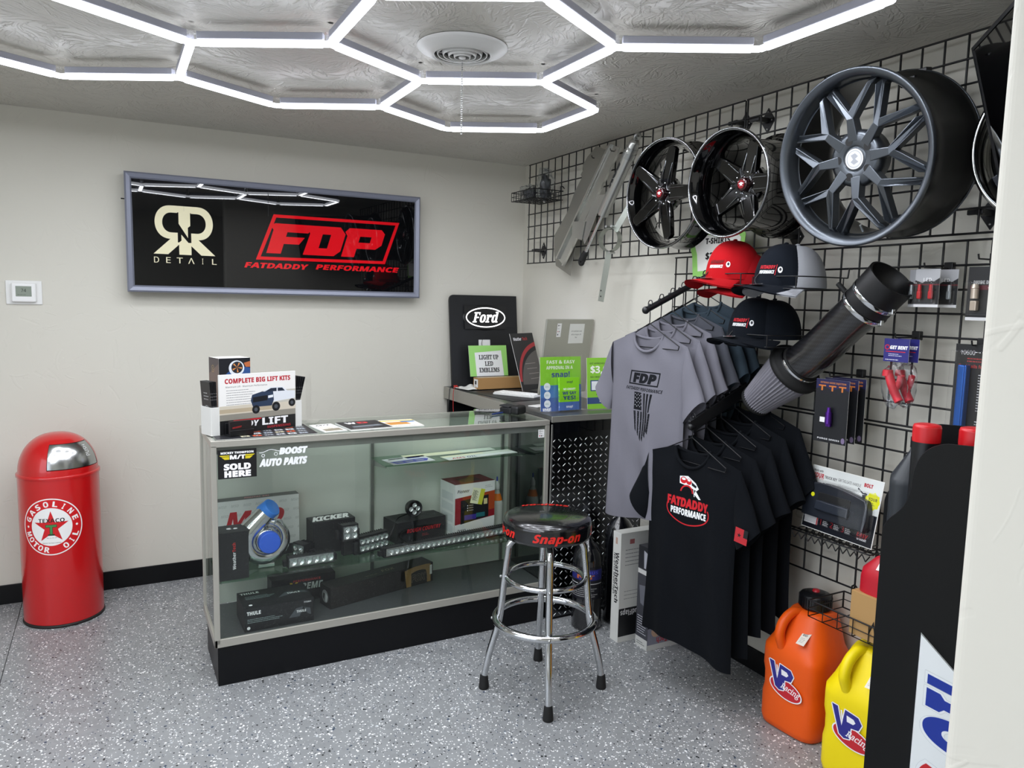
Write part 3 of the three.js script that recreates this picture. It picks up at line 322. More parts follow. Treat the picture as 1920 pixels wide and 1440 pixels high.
carton('wheel_bearing_carton', 'small carton with wheel photo standing behind the brochure display', 'box', [.135, .3, .11], [-1.985, TY, 1.0], .24, M(0xe6e4df, .5), { front: canvas(340, 840, (g) => { rect(g, '#10131a', 0, 0, 340, 300); path(g, '#2b4f86', [[60, 200], [180, 90], [340, 120], [340, 230], [120, 260]]); disc(g, '#dbe1e6', 190, 120, 84, 92); disc(g, '#20242c', 196, 112, 62, 70); for (let i = 0; i < 5; i++) path(g, '#d08a4a', [[196, 112], [196 + 54 * Math.cos(i * 1.257), 112 + 60 * Math.sin(i * 1.257)], [196 + 54 * Math.cos(i * 1.257 + .35), 112 + 60 * Math.sin(i * 1.257 + .35)]]); path(g, '#b5653a', [[270, 60], [340, 40], [340, 110], [290, 110]]); rect(g, '#090a0c', 80, 210, 220, 34); word(g, 'CENTRIC', 190, 228, 26, '#d9b65c', { w: 170 }); rect(g, '#c9a23a', 0, 262, 340, 8); rect(g, '#1c1a1c', 0, 270, 340, 570); }), left: canvas(270, 840, (g) => { path(g, '#6e5c54', [[0, 200], [270, 60], [270, 840], [0, 840]]); disc(g, '#b99a52', 110, 130, 34, 40, 5); word(g, 'C', 110, 130, 40, '#b99a52'); }, '#4a4243') });
{ const t = thing('card_holder', 'small black holder of business cards before the brochure display', 'card holder', [-1.985, TY + .0015, 1.245], .3);
  mesh('holder', [rbox(.1, .006, .05, .002, 0, .003, 0), rbox(.1, .022, .004, .001, 0, .014, .024), rbox(.1, .05, .004, .001, 0, .025, -.02)], blackPlastic, t);
  mesh('card', box(.09, .052, .016, 0, .034, .008), M(0x1a1416, .4), t); mesh('printed_card', plane(.09, .052, 0, .034, .0165), printed(canvas(256, 150, (g) => { word(g, 'PERFORMANCE', 80, 70, 26, '#c22', { skew: .3, w: 110, rot: -.12 }); lines(g, '#ccc', 140, 110, 100, 2, 16, 7); }, '#1c1718')), t); }
const magazine = (label, w, d, x, z, turn, tex, th = .004) => sheet('magazine', label, 'magazine', w, d, [x, TY, z], turn, tex, th);
magazine('white catalogue with black lettering lying beside the dark mat', .1, .19, -1.615, 1.21, .12, canvas(200, 380, (g) => { word(g, 'M/T', 100, 60, 66, '#1a1a1c', { skew: .3, w: 130 }); lines(g, '#b9a88a', 20, 160, 150, 4, 26, 14); path(g, '#8b8472', [[20, 260], [180, 230], [180, 350], [20, 360]]); }, '#e9e7e2'));
magazine('black catalogue with white and red lettering between two lighter ones', .19, .2, -1.455, 1.205, .08, canvas(380, 400, (g) => { word(g, 'W', 110, 90, 110, '#f1f1f1', { w: 90, heavy: 8 }); word(g, 'D', 220, 90, 110, '#c6202a', { w: 110, heavy: 8 }); path(g, '#6e757c', [[60, 250], [320, 220], [340, 290], [60, 310]]); lines(g, '#999', 40, 350, 260, 1, 10, 8); }, '#1c1d20'), .007);
magazine('yellow and blue magazine lying open at the edge of the case', .16, .19, -1.28, 1.2, -.04, canvas(320, 380, (g) => { rect(g, '#e2c62c', 0, 40, 320, 40); path(g, '#c98a3a', [[20, 140], [220, 120], [240, 260], [40, 280]]); rect(g, '#3e78b8', 180, 90, 130, 60); lines(g, '#777', 20, 310, 280, 3, 20, 7); }, '#eae6d8'));
{ const t = thing('acrylic_holder', 'empty clear acrylic sign holder standing beside the brochure display', 'sign holder', [-1.645, TY, .985], -.52 + .12);
  mesh('pane', [rbox(.003, .215, .13, .001, 0, .1075, 0), rbox(.05, .003, .13, .001, .02, .0015, 0)], clearPlastic, t); }
{ const t = thing('card_terminal', 'black card payment terminal on the case beside the flyers', 'card terminal', [-.655, TY, 1.075], .5);
  mesh('base', rbox(.075, .032, .07, .006, 0, .016, 0), blackPlastic, t); mesh('printer', rbox(.085, .045, .05, .014, 0, .0225, .055), M(0x0a0b0d, .5), t); mesh('keypad', rbox(.07, .008, .06, .003, 0, .036, -.012).rotateX(.1), M(0x15171a, .6), t); }
single('phone', rbox(.075, .009, .15, .004, 0, .0045, 0), blackGloss, 'black phone lying on the case top', 'phone', [-.735, TY, 1.0], 1.2);
{ const t = thing('pen', 'blue pen lying on the case beside the phone', 'pen', [-.72, TY, 1.09], .4); mesh('barrel', rod([-.06, .005, 0], [.03, .005, 0], .0045, 10), M(0x23386e, .4), t); mesh('tip', rod([-.06, .005, 0], [-.075, .005, 0], .0045, 10, .001), steel, t); }

// ---------- service counter ----------
const KX0 = -.562, KX1 = -.01, KZ0 = .012, KZ1 = 1.345, KY = 1.03;
{
  const t = thing('service_counter', 'counter with tread plate front and metal edged top beside the case', 'counter', [0, 0, 0]);
  mesh('cabinet', [span(KX0 + .02, KX1, 0, KY - .03, KZ0, KZ0 + .02), span(KX1 - .02, KX1, 0, KY - .03, KZ0, KZ1 - .004), span(KX0 + .02, KX1, 0, .08, KZ0, KZ1 - .004), span(KX0 + .01, KX0 + .03, 0, KY - .03, CZ0 - .05, KZ1 - .004), span(KX0 + .02, KX1, .5, .52, KZ0 + .02, KZ1 - .03), span(KX0 + .01, KX1, 0, KY - .03, KZ1 - .03, KZ1 - .004)], M(0x101216, .5), t, 'black cabinet');
  mesh('worktop', span(KX0, KX1, KY - .03, KY, KZ0, KZ1), std(0x6b6c6b, .3, .7), t, 'grey metal worktop');
  mesh('edge_trim', [rbox(.006, .075, CZ0 - KZ0, .002, KX0 - .001, KY - .037, (KZ0 + CZ0) / 2), rbox(KX1 - KX0 + .006, .03, .005, .002, (KX0 + KX1) / 2, KY - .015, KZ1 + .001)], brushed, t, 'brushed metal edge');
  mesh('black_band', span(KX0 + .004, KX1, .945, KY - .03, KZ1 - .004, KZ1), phys(0x090a0d, .12, { clearcoat: 1 }), t, 'glossy black band');
  const plate = std(0x5d5f63, .22, 1);
  const pl = mesh('tread_plate', span(KX0 + .002, KX1, .012, .945, KZ1 - .006, KZ1), plate, t, 'shiny diamond tread plate');
  const bars = [], bg = (a, x, y) => { const g = new THREE.SphereGeometry(1, 8, 6).scale(.0115, .0027, .002).rotateZ(a); return g.translate(x, y, KZ1); };
  for (let i = 0; i < 18; i++) for (let j = 0; j < 30; j++) { const x = KX0 + .015 + i * .031, y = .024 + j * .0305; bars.push(bg((i + j) % 2 ? .78 : -.78, x, y)); }
  const tp = mesh('tread_bars', bars, std(0xd4d6d8, .18, 1), pl, 'raised diamond bars'); tp.userData.kind = 'stuff';
  mesh('corner_trim', rbox(.008, KY - .04, .008, .002, KX0 + .002, (KY - .04) / 2, KZ1 - .001), steel, t);
}
// ---------- things on the counter ----------
{ // emblem demonstration board leaning on the wall
  const t = thing('emblem_board', 'tall black board with glowing oval emblem leaning on the wall', 'display board', [-.305, KY + .001, .098]); t.rotation.x = -.115;
  const W = .478, H = .585, s = new THREE.Shape(); s.moveTo(-W / 2, 0); s.lineTo(W / 2, 0); s.lineTo(W / 2, H); s.lineTo(-W / 2 + .03, H); s.quadraticCurveTo(-W / 2, H, -W / 2, H - .04); s.closePath();
  mesh('board', extrude(s, .018).translate(0, 0, -.018), M(0x0e1013, .55), t);
  const ov = latheZ([[0, .012], [.85, .012], [.96, .008], [1, 0]], 60).scale(.158, .082, 1).translate(.005, .442, 0); mesh('emblem', ov, blackPlastic, t, 'raised black oval');
  const em = canvas(640, 320, (g) => { g.strokeStyle = '#fff'; g.lineWidth = 16; g.beginPath(); g.ellipse(320, 160, 292, 132, 0, 0, 2 * PI); g.stroke(); word(g, 'Ford', 322, 160, 190, '#fff', { font: 'serif', skew: .28, w: 380, heavy: 6 }); }, '#000');
  mesh('emblem_light', plane(.3, .148, .005, .442, .0128), new THREE.MeshStandardMaterial({ color: 0x101114, roughness: .3, emissive: 0xffffff, emissiveMap: em, emissiveIntensity: 2.2, side: THREE.DoubleSide }), t, 'glowing white ring and script');
  mesh('white_slot', rbox(.082, .12, .004, .002, -.005, .24, .001), white, t); mesh('wire', tube([[-.02, .3, .004], [-.03, .27, .012], [-.012, .24, .008]], .0015, 16), M(0x331111, .5), t);
  const l = new THREE.RectAreaLight(0xffffff, 1.2, .28, .13); l.name = 'emblem_glow'; l.position.set(-.3, KY + .442, .08); l.lookAt(-.3, KY + .5, 2); scene.add(l);
}
const card = (name, label, cat, w, h, pos, turn, lean, tex, th = .002) => { const t = thing(name, label, cat, pos, turn); t.rotation.x = lean; mesh('card', box(w, h, th, 0, h / 2, 0), paper, t); mesh('printed_front', plane(w, h, 0, h / 2, th / 2 + .0006), printed(tex), t); return t; };
card('sign_card', 'green card sign about light up emblems leaning on the black board', 'sign', .27, .195, [-.32, KY + .075, .17], 0.02, -.2, canvas(540, 390, (g) => { rect(g, '#9cd873', 0, 0, 540, 390); path(g, '#e9eae8', [[80, 90], [460, 66], [480, 390], [90, 390]]); word(g, 'LIGHT UP', 275, 150, 76, '#111', { w: 280, font: 'serif', heavy: 3 }); word(g, 'LED', 275, 232, 76, '#111', { w: 120, font: 'serif', heavy: 3 }); word(g, 'EMBLEMS', 275, 314, 76, '#111', { w: 290, font: 'serif', heavy: 3 }); }));
single('card_prop', rbox(.2, .072, .05, .004, 0, .036, 0), M(0x2a2b2e, .6), 'dark low block under the green card sign', 'block', [-.32, KY + .001, .168]);
{ const t = thing('shipping_carton', 'long narrow brown shipping carton on the counter', 'box', [-.275, KY + .006, .245], .06); mesh('carton', rbox(.36, .07, .07, .002, 0, .035, 0), cardboard, t); mesh('address_label', plane(.05, .05).rotateY(-PI / 2).translate(-.181, .036, 0), printed(canvas(96, 96, (g) => { rect(g, '#333', 22, 20, 40, 44); lines(g, '#555', 14, 78, 60, 2, 9, 5); }, '#e6e6e4')), t); mesh('tape', box(.362, .0006, .03, 0, .0704, 0), M(0xc6b48e, .25), t); }
single('paper_wrap', grid(18, 18, (u, v) => [(u - .5) * .2, .004 + .02 * Math.abs(Math.sin(u * 7 + v * 4) * Math.sin(v * 6)) * Math.sin(PI * u), (v - .5) * .16]), paper, 'crumpled white paper under the brown shipping carton', 'paper', [-.44, KY + .0015, .19], .2);
single('desk_mat', box(.4, .002, .46, 0, .001, 0), M(0x17181b, .5), 'thin dark desk mat under the keyboard', 'mat', [-.32, KY + .0005, .56], .12);
{ const t = thing('keyboard', 'small white computer keyboard on the counter', 'keyboard', [-.345, KY + .003, .6], -1.05); mesh('tray', rbox(.28, .012, .115, .004, 0, .006, 0), M(0xd9d9d4, .4), t); const kg = rbox(.0165, .005, .0165, .0015); for (let r = 0; r < 5; r++) for (let c = 0; c < 14; c++) { const k = mesh('key', kg, M(0xf0efe9, .5), t); k.position.set(-.127 + c * .0195, .0148, -.042 + r * .021); } }
{ // computer screen seen from behind
  const t = thing('computer_monitor', 'silver back of a computer monitor with two paper notes', 'monitor', [-.2, KY + .012, .84], .2); t.rotation.x = .13;
  const W = .36, H = .42; mesh('shell', rbox(W, H, .014, .005, 0, H / 2 + .03, 0), std(0xa9a99f, .35, .6), t, 'silver metal shell'); mesh('stand', [rbox(.08, .2, .006, .002, 0, .11, .012), rbox(.12, .005, .1, .002, 0, .003, -.01)], std(0xa9a99f, .35, .6), t);
  mesh('screen', plane(W - .02, H - .02).rotateY(PI).translate(0, H / 2 + .03, -.0075), std(0x20242c, .2, 0, { emissive: 0xdfe6ff, emissiveIntensity: .8 }), t, 'lit screen facing the corner');
  mesh('paper_note', plane(.115, .11, .05, .37, .0076), printed(canvas(256, 240, (g) => { word(g, 'All Credit/Debit Cards', 128, 90, 26, '#555', { bold: false, w: 180 }); word(g, 'will be charged a 3%', 128, 130, 26, '#555', { bold: false, w: 170 }); word(g, 'fee', 128, 165, 26, '#555', { bold: false }); }, '#dfe0db')), t);
  mesh('payment_sticker', plane(.032, .075, -.085, .39, .0076), printed(canvas(64, 150, (g) => { disc(g, '#333', 20, 24, 7); lines(g, '#888', 32, 24, 24, 1, 4, 4); lines(g, '#888', 10, 60, 40, 1, 4, 4); disc(g, '#b33', 18, 90, 6); disc(g, '#333', 38, 90, 6); rect(g, '#345', 12, 116, 14, 16); }, '#e8e8e6')), t);
  const l = new THREE.RectAreaLight(0xdfe6ff, 1.0, .28, .38); l.name = 'screen_glow'; l.position.set(-.2, KY + .25, .815); l.lookAt(-.45, KY + .5, -1); scene.add(l);
}
card('display_card', 'black and red product card leaning in the corner behind the monitor', 'display card', .26, .36, [-.125, KY + .008, .4], .5, -.3, canvas(400, 560, (g) => { rect(g, '#131416', 0, 0, 400, 560); g.strokeStyle = '#a3262c'; g.lineWidth = 40; g.beginPath(); g.moveTo(20, 470); g.quadraticCurveTo(60, 160, 420, 110); g.stroke(); g.fillStyle = '#57534e'; g.beginPath(); g.moveTo(40, 500); g.quadraticCurveTo(90, 230, 420, 170); g.lineTo(420, 520); g.closePath(); g.fill(); for (let i = 0; i < 4; i++) rect(g, '#9a938a', 150 + i * 14, 300 + i * 50, 180, 5); word(g, 'Weather', 110, 56, 44, '#f0f0f0', { skew: .1, w: 140 }); word(g, 'Tech', 240, 56, 44, '#b8262c', { skew: .1, w: 90 }); }));
const snapGreen = '#8cc93c';
{ const t = card('flyer', 'green and blue finance flyer in a clear stand holding a smaller card', 'flyer', .245, .272, [-.425, KY + .004, 1.205], .02, -.08, canvas(740, 820, (g) => { rect(g, '#8ed03a', 0, 0, 740, 430); rect(g, '#4f7fb8', 0, 430, 740, 390); rect(g, '#4a66a4', 0, 620, 740, 200); word(g, 'FAST & EASY', 370, 80, 70, '#f4f8ee', { w: 520 }); word(g, 'APPROVAL IN A', 350, 165, 70, '#f4f8ee', { w: 480 }); word(g, 'snap!', 370, 270, 110, '#44598e', { w: 340, heavy: 4 }); for (const y of [460, 590, 720]) { disc(g, '#eef4f6', 120, y - 10, 58); lines(g, '#8aa', 84, y - 16, 80, 2, 14, 5); } word(g, 'snap!', 110, 790, 60, '#fff', { w: 150, heavy: 3 }); }));
  mesh('stand', [rbox(.256, .003, .06, .001, 0, .0015, .018), rbox(.256, .28, .002, .0008, 0, .14, .0045)], clearPlastic, t, 'clear acrylic stand');
  mesh('leaflet_pocket', [rbox(.14, .1, .002, .0008, .03, .05, .04), rbox(.002, .1, .034, .0008, -.04, .05, .022), rbox(.002, .1, .034, .0008, .1, .05, .022)], clearPlastic, t, 'clear pocket');
  mesh('leaflet', box(.118, .165, .012, .032, .085, .024), printed(canvas(400, 560, (g) => { rect(g, '#86d01e', 0, 0, 400, 420); rect(g, '#4f6fb0', 0, 420, 400, 140); word(g, 'snap!', 210, 76, 56, '#234', { w: 130 }); word(g, 'NO CREDIT?', 200, 200, 46, '#fff', { w: 250 }); word(g, 'WE SAY', 200, 270, 70, '#2a3f7c', { w: 280, heavy: 3 }); word(g, 'YES!', 200, 350, 90, '#2a3f7c', { w: 260, heavy: 3 }); word(g, 'snap!', 200, 500, 56, '#fff', { w: 140 }); })), t, 'bright green leaflet'); }
card('flyer', 'green finance flyer offering three thousand dollars', 'flyer', .2, .265, [-.175, KY + .004, 1.225], -.06, -.1, canvas(600, 800, (g) => { rect(g, snapGreen, 0, 0, 600, 800); word(g, 'GET APPROVED FOR UP TO', 290, 90, 36, '#3f5a2c', { w: 480 }); word(g, '$3,000', 310, 185, 150, '#f6faf0', { w: 500, heavy: 4 }); word(g, 'NO CREDIT? WE SAY YES!', 290, 300, 34, '#3f5a2c', { w: 460 }); rect(g, '#3b5280', 60, 350, 480, 170); rect(g, '#e8ecee', 80, 366, 140, 138); rect(g, '#5d8ea0', 250, 366, 70, 138); word(g, 'SCAN', 440, 410, 36, '#fff'); word(g, 'APPLY', 440, 470, 36, '#fff'); word(g, 'APPLY NOW', 280, 570, 40, '#3f5a2c', { w: 240 }); rect(g, '#3b5280', 0, 620, 600, 100); word(g, 'snap!', 290, 668, 66, '#fff', { w: 150 }); }));
single('note_card', rbox(.09, .004, .07, .001, 0, .002, 0), white, 'white card lying on the counter behind the flyers', 'card', [-.45, KY + .001, 1.02], .3);
{ const t = thing('cable', 'black and red cables hanging down beside the counter edge', 'cable', [KX0 - .012, 0, .1]); mesh('black_cable', tube([[.05, KY + .01, .02], [0, KY + .012, .04], [-.018, KY - .05, .06], [-.03, KY - .25, .08], [-.02, KY - .5, .1], [0, .3, .1]], .003, 40), blackPlastic, t); mesh('red_cable', tube([[.06, KY + .008, .06], [.004, KY + .01, .09], [-.008, KY - .08, .1], [.0, KY - .3, .12]], .002, 30), M(0xb02a26, .5), t, 'thin red cable'); mesh('plug', rbox(.03, .012, .012, .003, .03, KY + .012, .035).rotateY(.3), M(0xc4332c, .5), t, 'red plug'); }

// ---------- wire grid panels on the right wall ----------
const SQ = .0762, GX = -.075;
function gridPanel(label, z0, nz, top, ny, joint) {
  const t = thing('wire_grid_panel', label, 'grid panel', [GX, top, z0], 0, undefined);
  const v = new THREE.CylinderGeometry(.0036, .0036, ny * SQ, 8), h = new THREE.CylinderGeometry(.0036, .0036, nz * SQ, 8).rotateX(PI / 2);
  for (let i = 0; i <= nz; i++) { const m = mesh('wire', v, blackWire, t); m.position.set(.0055, -ny * SQ / 2, i * SQ); }
  for (let j = 0; j <= ny; j++) { const m = mesh('wire', h, blackWire, t); m.position.set(0, -j * SQ, nz * SQ / 2); }
  return t;
}
gridPanel('black wire grid panel near the ceiling, reaching into the corner', .185, 24, 2.429, 8);
gridPanel('black wire grid panel near the ceiling behind the large grey wheel', 2.026, 21, 2.429, 8);
gridPanel('black wire grid panel behind the hats and the intake pipe', 1.619, 25, 1.799, 8);
gridPanel('black wire grid panel behind the dark shirts and the handle package', 1.619, 25, 1.176, 8);
function gridBracket(y, z, label) {
  const t = thing('grid_bracket', label, 'bracket', [0, y, z], -PI / 2, 'wall brackets of the wire grid');
  mesh('wall_plate', extrude([[0, .05], [.036, 0], [0, -.05], [-.036, 0]], .004, .001), blackPlastic, t); mesh('arm', [rbox(.02, .02, .062, .003, 0, 0, .035), rbox(.05, .016, .014, .003, -.012, 0, .0625)], blackPlastic, t);
  for (const [x, yy] of [[0, .034], [.022, 0], [0, -.034]]) mesh('screw', new THREE.SphereGeometry(.004, 8, 6).scale(1, 1, .5).translate(x, yy, .006), steel, t);
}
for (const [y, z, where] of [[1.9, .265, 'in the room corner under the small basket'], [2.345, 2.075, 'above the dished wheel, before the large grey wheel'], [2.355, 1.95, 'above the dished wheel at the panel joint'], [1.885, 3.015, 'beneath the large grey wheel by the divider wall'], [1.86, 2.26, 'under the dished wheel above the red cap']]) gridBracket(y, z, 'black diamond shaped grid bracket ' + where);

// everything on this wall is built facing local +z and turned to face the room
const WT = -PI / 2;
const onWall = (name, label, cat, x, y, z, group, turn = 0) => thing(name, label, cat, [x, y, z], WT + turn, group);
function basket(name, label, x0, x1, y0, y1, z0, z1, step = .03) {
  const t = thing(name, label, 'basket', [0, 0, 0]), g = [], r = .0018;
  for (const y of [y0, (y0 + y1) / 2, y1]) g.push(...poly([[x1, y, z0], [x0, y, z0], [x0, y, z1], [x1, y, z1], [x1, y, z0]], y === y1 ? .003 : r));
  for (let z = z0; z <= z1 + .001; z += step) g.push(...poly([[x0, y1, z], [x0, y0, z], [x1, y0, z], [x1, y1, z]], r));
  for (let x = x0; x <= x1 + .001; x += step) g.push(...poly([[x, y1, z0], [x, y0, z0], [x, y0, z1], [x, y1, z1]], r));
  mesh('wire_body', g, blackWire, t); mesh('hook', [z0 + .03, z1 - .03].flatMap(z => poly([[x1, y1, z], [x1, y1 + .03, z], [GX, y1 + .032, z], [GX + .012, y1 + .02, z]], .003)), blackWire, t); return t;
}
basket('wire_basket', 'small black wire basket of bagged parts in the room corner', -.29, -.09, 2.17, 2.22, .36, .62);
const crumple = (rx, ry, rz, s, k = .22) => grid(20, 16, (u, v) => { const a = u * 2 * PI, e = (v - .5) * PI, q = 1 + k * Math.sin(a * 3 + s) * Math.sin(v * 11 + s * 2) + k * .6 * Math.sin(a * 7 + v * 17 + s); return [rx * q * Math.cos(e) * Math.cos(a), ry * (1 + Math.sin(e) * q) / 1, rz * q * Math.cos(e) * Math.sin(a)]; });
const film = glass(0xf4f6f8, { roughness: .1 });
for (const [x, z, rx, ry, rz, s, l] of [[-.17, .55, .05, .085, .045, 1, 'tall clear bag with dark bracket parts in the corner basket'], [-.21, .44, .06, .045, .06, 3, 'low clear bag of parts at the front of the corner basket']]) { const t = thing('parts_bag', l, 'bag', [x, 2.173, z]); mesh('bag', crumple(rx, ry, rz, s), film, t, 'crumpled clear film'); mesh('contents', crumple(rx * .6, ry * .7, rz * .6, s + 1, .3).translate(0, .008, 0), M(0x3c3e40, .5), t, 'dark metal parts'); }

// sheet metal parts, shock absorber and clamp
const hookTo = (t, x, y, z, len) => mesh('hanging_hook', poly([[x, y, z - len], [x, y, z + .012], [x, y + .012, z + .018]], .0026), blackWire, t);
const zy = (pts) => pts.map(([y, z]) => [z, y]);
{ const t = onWall('metal_plate', 'dull flat metal plate with ragged edges hung on the grid', 'metal plate', -.088, 0, 0); mesh('sheet', extrude(zy([[2.378, .864], [2.395, .9], [2.422, .946], [2.383, 1.049], [2.3, .985], [2.186, .876], [2.098, .823], [2.047, .767], [1.926, .774], [1.732, .724], [1.795, .561], [1.88, .535], [1.973, .535], [2.043, .612], [2.096, .672], [2.201, .743], [2.272, .813], [2.29, .80], [2.312, .825], [2.34, .82]]), .002), std(0x9d9c94, .45, .75), t); hookTo(t, .93, 2.36, .002, .014); }
{ const t = onWall('metal_channel', 'long bright folded metal bracket hanging in front of the dull plate', 'metal bracket', -.115, 0, 0); const mt = std(0xc9c9c4, .25, .9);
  mesh('web', extrude(zy([[2.396, 1.13], [2.366, 1.2], [2.18, 1.04], [2.03, .9], [1.82, .71], [1.79, .69], [1.829, .633], [2.05, .82], [2.2, .965]]), .0025), mt, t); mesh('flange', [extrude(zy([[2.366, 1.2], [2.36, 1.215], [1.79, .705], [1.79, .69]]), .016).translate(0, 0, 0), extrude(zy([[2.396, 1.13], [2.402, 1.12], [1.836, .622], [1.829, .633]]), .016)], mt, t); mesh('tab', extrude(zy([[2.146, 1.112], [2.15, 1.02], [1.97, .88], [1.9, .92], [1.93, .95], [2.05, 1.03]]), .003).translate(0, 0, .012), mt, t); mesh('fold_plate', extrude(zy([[2.03, .8], [2.02, .93], [1.92, .9], [1.95, .8]]), .002).translate(0, 0, .018), mt, t); hookTo(t, 1.14, 2.36, .002, .04); }
{ const t = thing('shock_absorber', 'silver shock absorber with chrome rod hung at a slant', 'shock absorber', [-.155, 2.393, 1.4]); const d = V(0, 1.797 - 2.393, .931 - 1.4), L = d.length(); t.quaternion.setFromUnitVectors(V(0, -1, 0), d.normalize());
  mesh('cylinder', lathe([[0, -.03], [.018, -.03], [.026, -.045], [.03, -.09], [.031, -.095], [.03, -.1], [.03, -.45], [.024, -.455], [0, -.455]], 32), std(0xb6b7b2, .28, .85), t); mesh('reservoir_collar', [cyl(.0335, .0335, .03, 32, 0, -.11, 0), cyl(.0315, .0315, .012, 32, 0, -.075, 0)], std(0xa8aaa8, .3, .9), t); mesh('rod', cyl(.0075, .0075, .27, 16, 0, -.58, 0), chrome, t); mesh('top_eye', [new THREE.TorusGeometry(.014, .008, 10, 24).translate(0, -.012, 0), cyl(.009, .009, .035, 12).rotateX(PI / 2).translate(0, -.012, 0)], steel, t); mesh('lower_bushing', [cyl(.016, .02, .05, 18, 0, -.715, 0), new THREE.TorusGeometry(.016, .01, 10, 20).rotateY(PI / 2).translate(0, -.75, 0)], blackRubber, t, 'black rubber end');
  mesh('lettering', grid(10, 10, (u, v) => { const a = (u - .5) * 1.9 - 2.1; return [(.0306) * Math.sin(a), -.14 - .18 * v, .0306 * Math.cos(a)]; }, (u, v) => [v, u]), decal(canvas(400, 128, (g) => { word(g, 'FOX', 180, 66, 110, '#1a1b1c', { skew: .25, w: 300, stroke: '#1a1b1c' }); })), t); mesh('hanging_hook', poly([[.08, -.002, 0], [-.0, -.012, 0], [-.014, .004, 0]], .0026), blackWire, t); }
{ const t = onWall('strap_clamp', 'round metal band clamp with long flat straps', 'clamp', -.15, 1.905, 1.19, undefined, .35); const zn = std(0xaeb3ab, .36, .85);
  mesh('band', [latheZ([[.058, -.02], [.06, -.02], [.06, .02], [.058, .02], [.058, -.02]], 40)], zn, t, 'round band'); mesh('upper_strap', rbox(.036, .2, .003, .001, .0, .1, 0).rotateZ(-.6).translate(.03, .045, 0), zn, t); mesh('lower_strap', rbox(.036, .26, .003, .001, 0, -.13, 0).rotateZ(-.16).translate(-.004, -.06, 0), zn, t); mesh('bolt', [cyl(.006, .006, .05, 10).rotateX(PI / 2).translate(.02, .066, 0), cyl(.006, .006, .05, 10).rotateX(PI / 2).translate(-.012, .066, 0), cyl(.006, .006, .05, 10).rotateX(PI / 2).translate(.012, -.066, 0)], steel, t); mesh('hole', [-.26, -.29].map(y => new THREE.CylinderGeometry(.004, .004, .004, 10).rotateX(PI / 2).translate(-.045, y, .001)), M(0x2a2b2a, .6), t); hookTo(t, .1, .2, 0, .075); }

// ---------- wheels ----------
function face(t, n) { t.rotation.set(-Math.asin(n[1]), Math.atan2(n[0], n[2]), 0); }
const wn = (yaw, pit) => [-Math.cos(yaw) * Math.cos(pit), Math.sin(pit), Math.sin(yaw) * Math.cos(pit)];
function rimProfile(R, W) { return [[R - .012, -.002], [R, 0], [R + .0, -.008], [R - .01, -.014], [R - .016, -.03], [R - .03, -.045], [R - .034, -.09], [R - .03, -W + .05], [R - .014, -W + .02], [R - .002, -W + .012], [R - .002, -W], [R - .012, -W - .001], [R - .022, -W + .02], [R - .04, -W + .06], [R - .043, -.09], [R - .036, -.04], [R - .02, -.018], [R - .012, -.002]]; }
function starWheel(label, pos, n, R, W, dish) {
  const t = thing('alloy_wheel', label, 'wheel', pos); face(t, n); const gl = phys(0x0a0a0c, .1, { metalness: .65, clearcoat: 1, clearcoatRoughness: .02 });
  mesh('rim', latheZ(rimProfile(R, W), 80), gl, t, 'gloss black rim'); mesh('rim_lip', new THREE.TorusGeometry(R - .004, .004, 10, 90), std(0x9a9c9f, .12, 1), t, 'bright lip edge');
  const Ri = R - .035, z = -dish;
  for (let i = 0; i < 5; i++) { const s = new THREE.Shape(); s.moveTo(-.034, .055); s.lineTo(-.019, Ri - .01); s.quadraticCurveTo(0, Ri + .004, .019, Ri - .01); s.lineTo(.034, .055); s.lineTo(0, .02); s.closePath(); const g = extrude(s, .018, .004).translate(0, 0, z - .018); const p = g.attributes.position; for (let k = 0; k < p.count; k++) { const r = Math.hypot(p.getX(k), p.getY(k)); p.setZ(k, p.getZ(k) + .02 * (r / Ri)); } g.computeVertexNormals(); const m = mesh('spoke', g, gl, t, 'gloss black spoke'); m.rotation.z = i * 2 * PI / 5 - .35; mesh('spoke_edge', [box(.0022, Ri - .06, .004, -.0215, (Ri + .03) / 2, z + .016).rotateZ(-.0), box(.0022, Ri - .06, .004, .0215, (Ri + .03) / 2, z + .016)], std(0x8d9094, .15, 1), m); }
  mesh('hub', latheZ([[0, z - .04], [.075, z - .04], [.078, z - .01], [.07, z + .004], [.0, z + .004]], 40), gl, t); 
  for (let i = 0; i < 5; i++) { const a = i * 2 * PI / 5 - .35 + PI / 5 + PI / 2; mesh('lug_hole', new THREE.CylinderGeometry(.0165, .0165, .004, 20).rotateX(PI / 2).translate(.05 * Math.cos(a), .05 * Math.sin(a), z + .0055), M(0x020203, .6), t); mesh('lug_ring', new THREE.TorusGeometry(.0165, .002, 6, 24).translate(.05 * Math.cos(a), .05 * Math.sin(a), z + .007), std(0x9a9da2, .15, 1), t); mesh('stud', new THREE.SphereGeometry(.005, 8, 6).translate(.047 * Math.cos(a + PI / 5), .047 * Math.sin(a + PI / 5), z + .008), chrome, t); }
  mesh('center_cap', latheZ([[.027, z + .004], [.026, z + .022], [.022, z + .026], [0, z + .027]], 28), phys(0x30060a, .15, { metalness: .6, clearcoat: 1 }), t, 'dark red centre cap'); mesh('cap_emblem', new THREE.CircleGeometry(.017, 24).translate(0, 0, z + .0275), printed(canvas(96, 96, (g) => { disc(g, '#8c1420', 48, 48, 46, 46); path(g, '#e6e6e8', [[10, 40], [48, 24], [86, 40], [60, 50], [70, 70], [48, 56], [28, 70], [36, 50]]); }, '#2a0508'), .2), t);
  mesh('hanger', [rbox(.035, .025, .05, .004, 0, R - .03, -W + .0), rbox(.06, .012, .03, .003, 0, R - .012, -W - .015)], blackPlastic, t); return t;
}
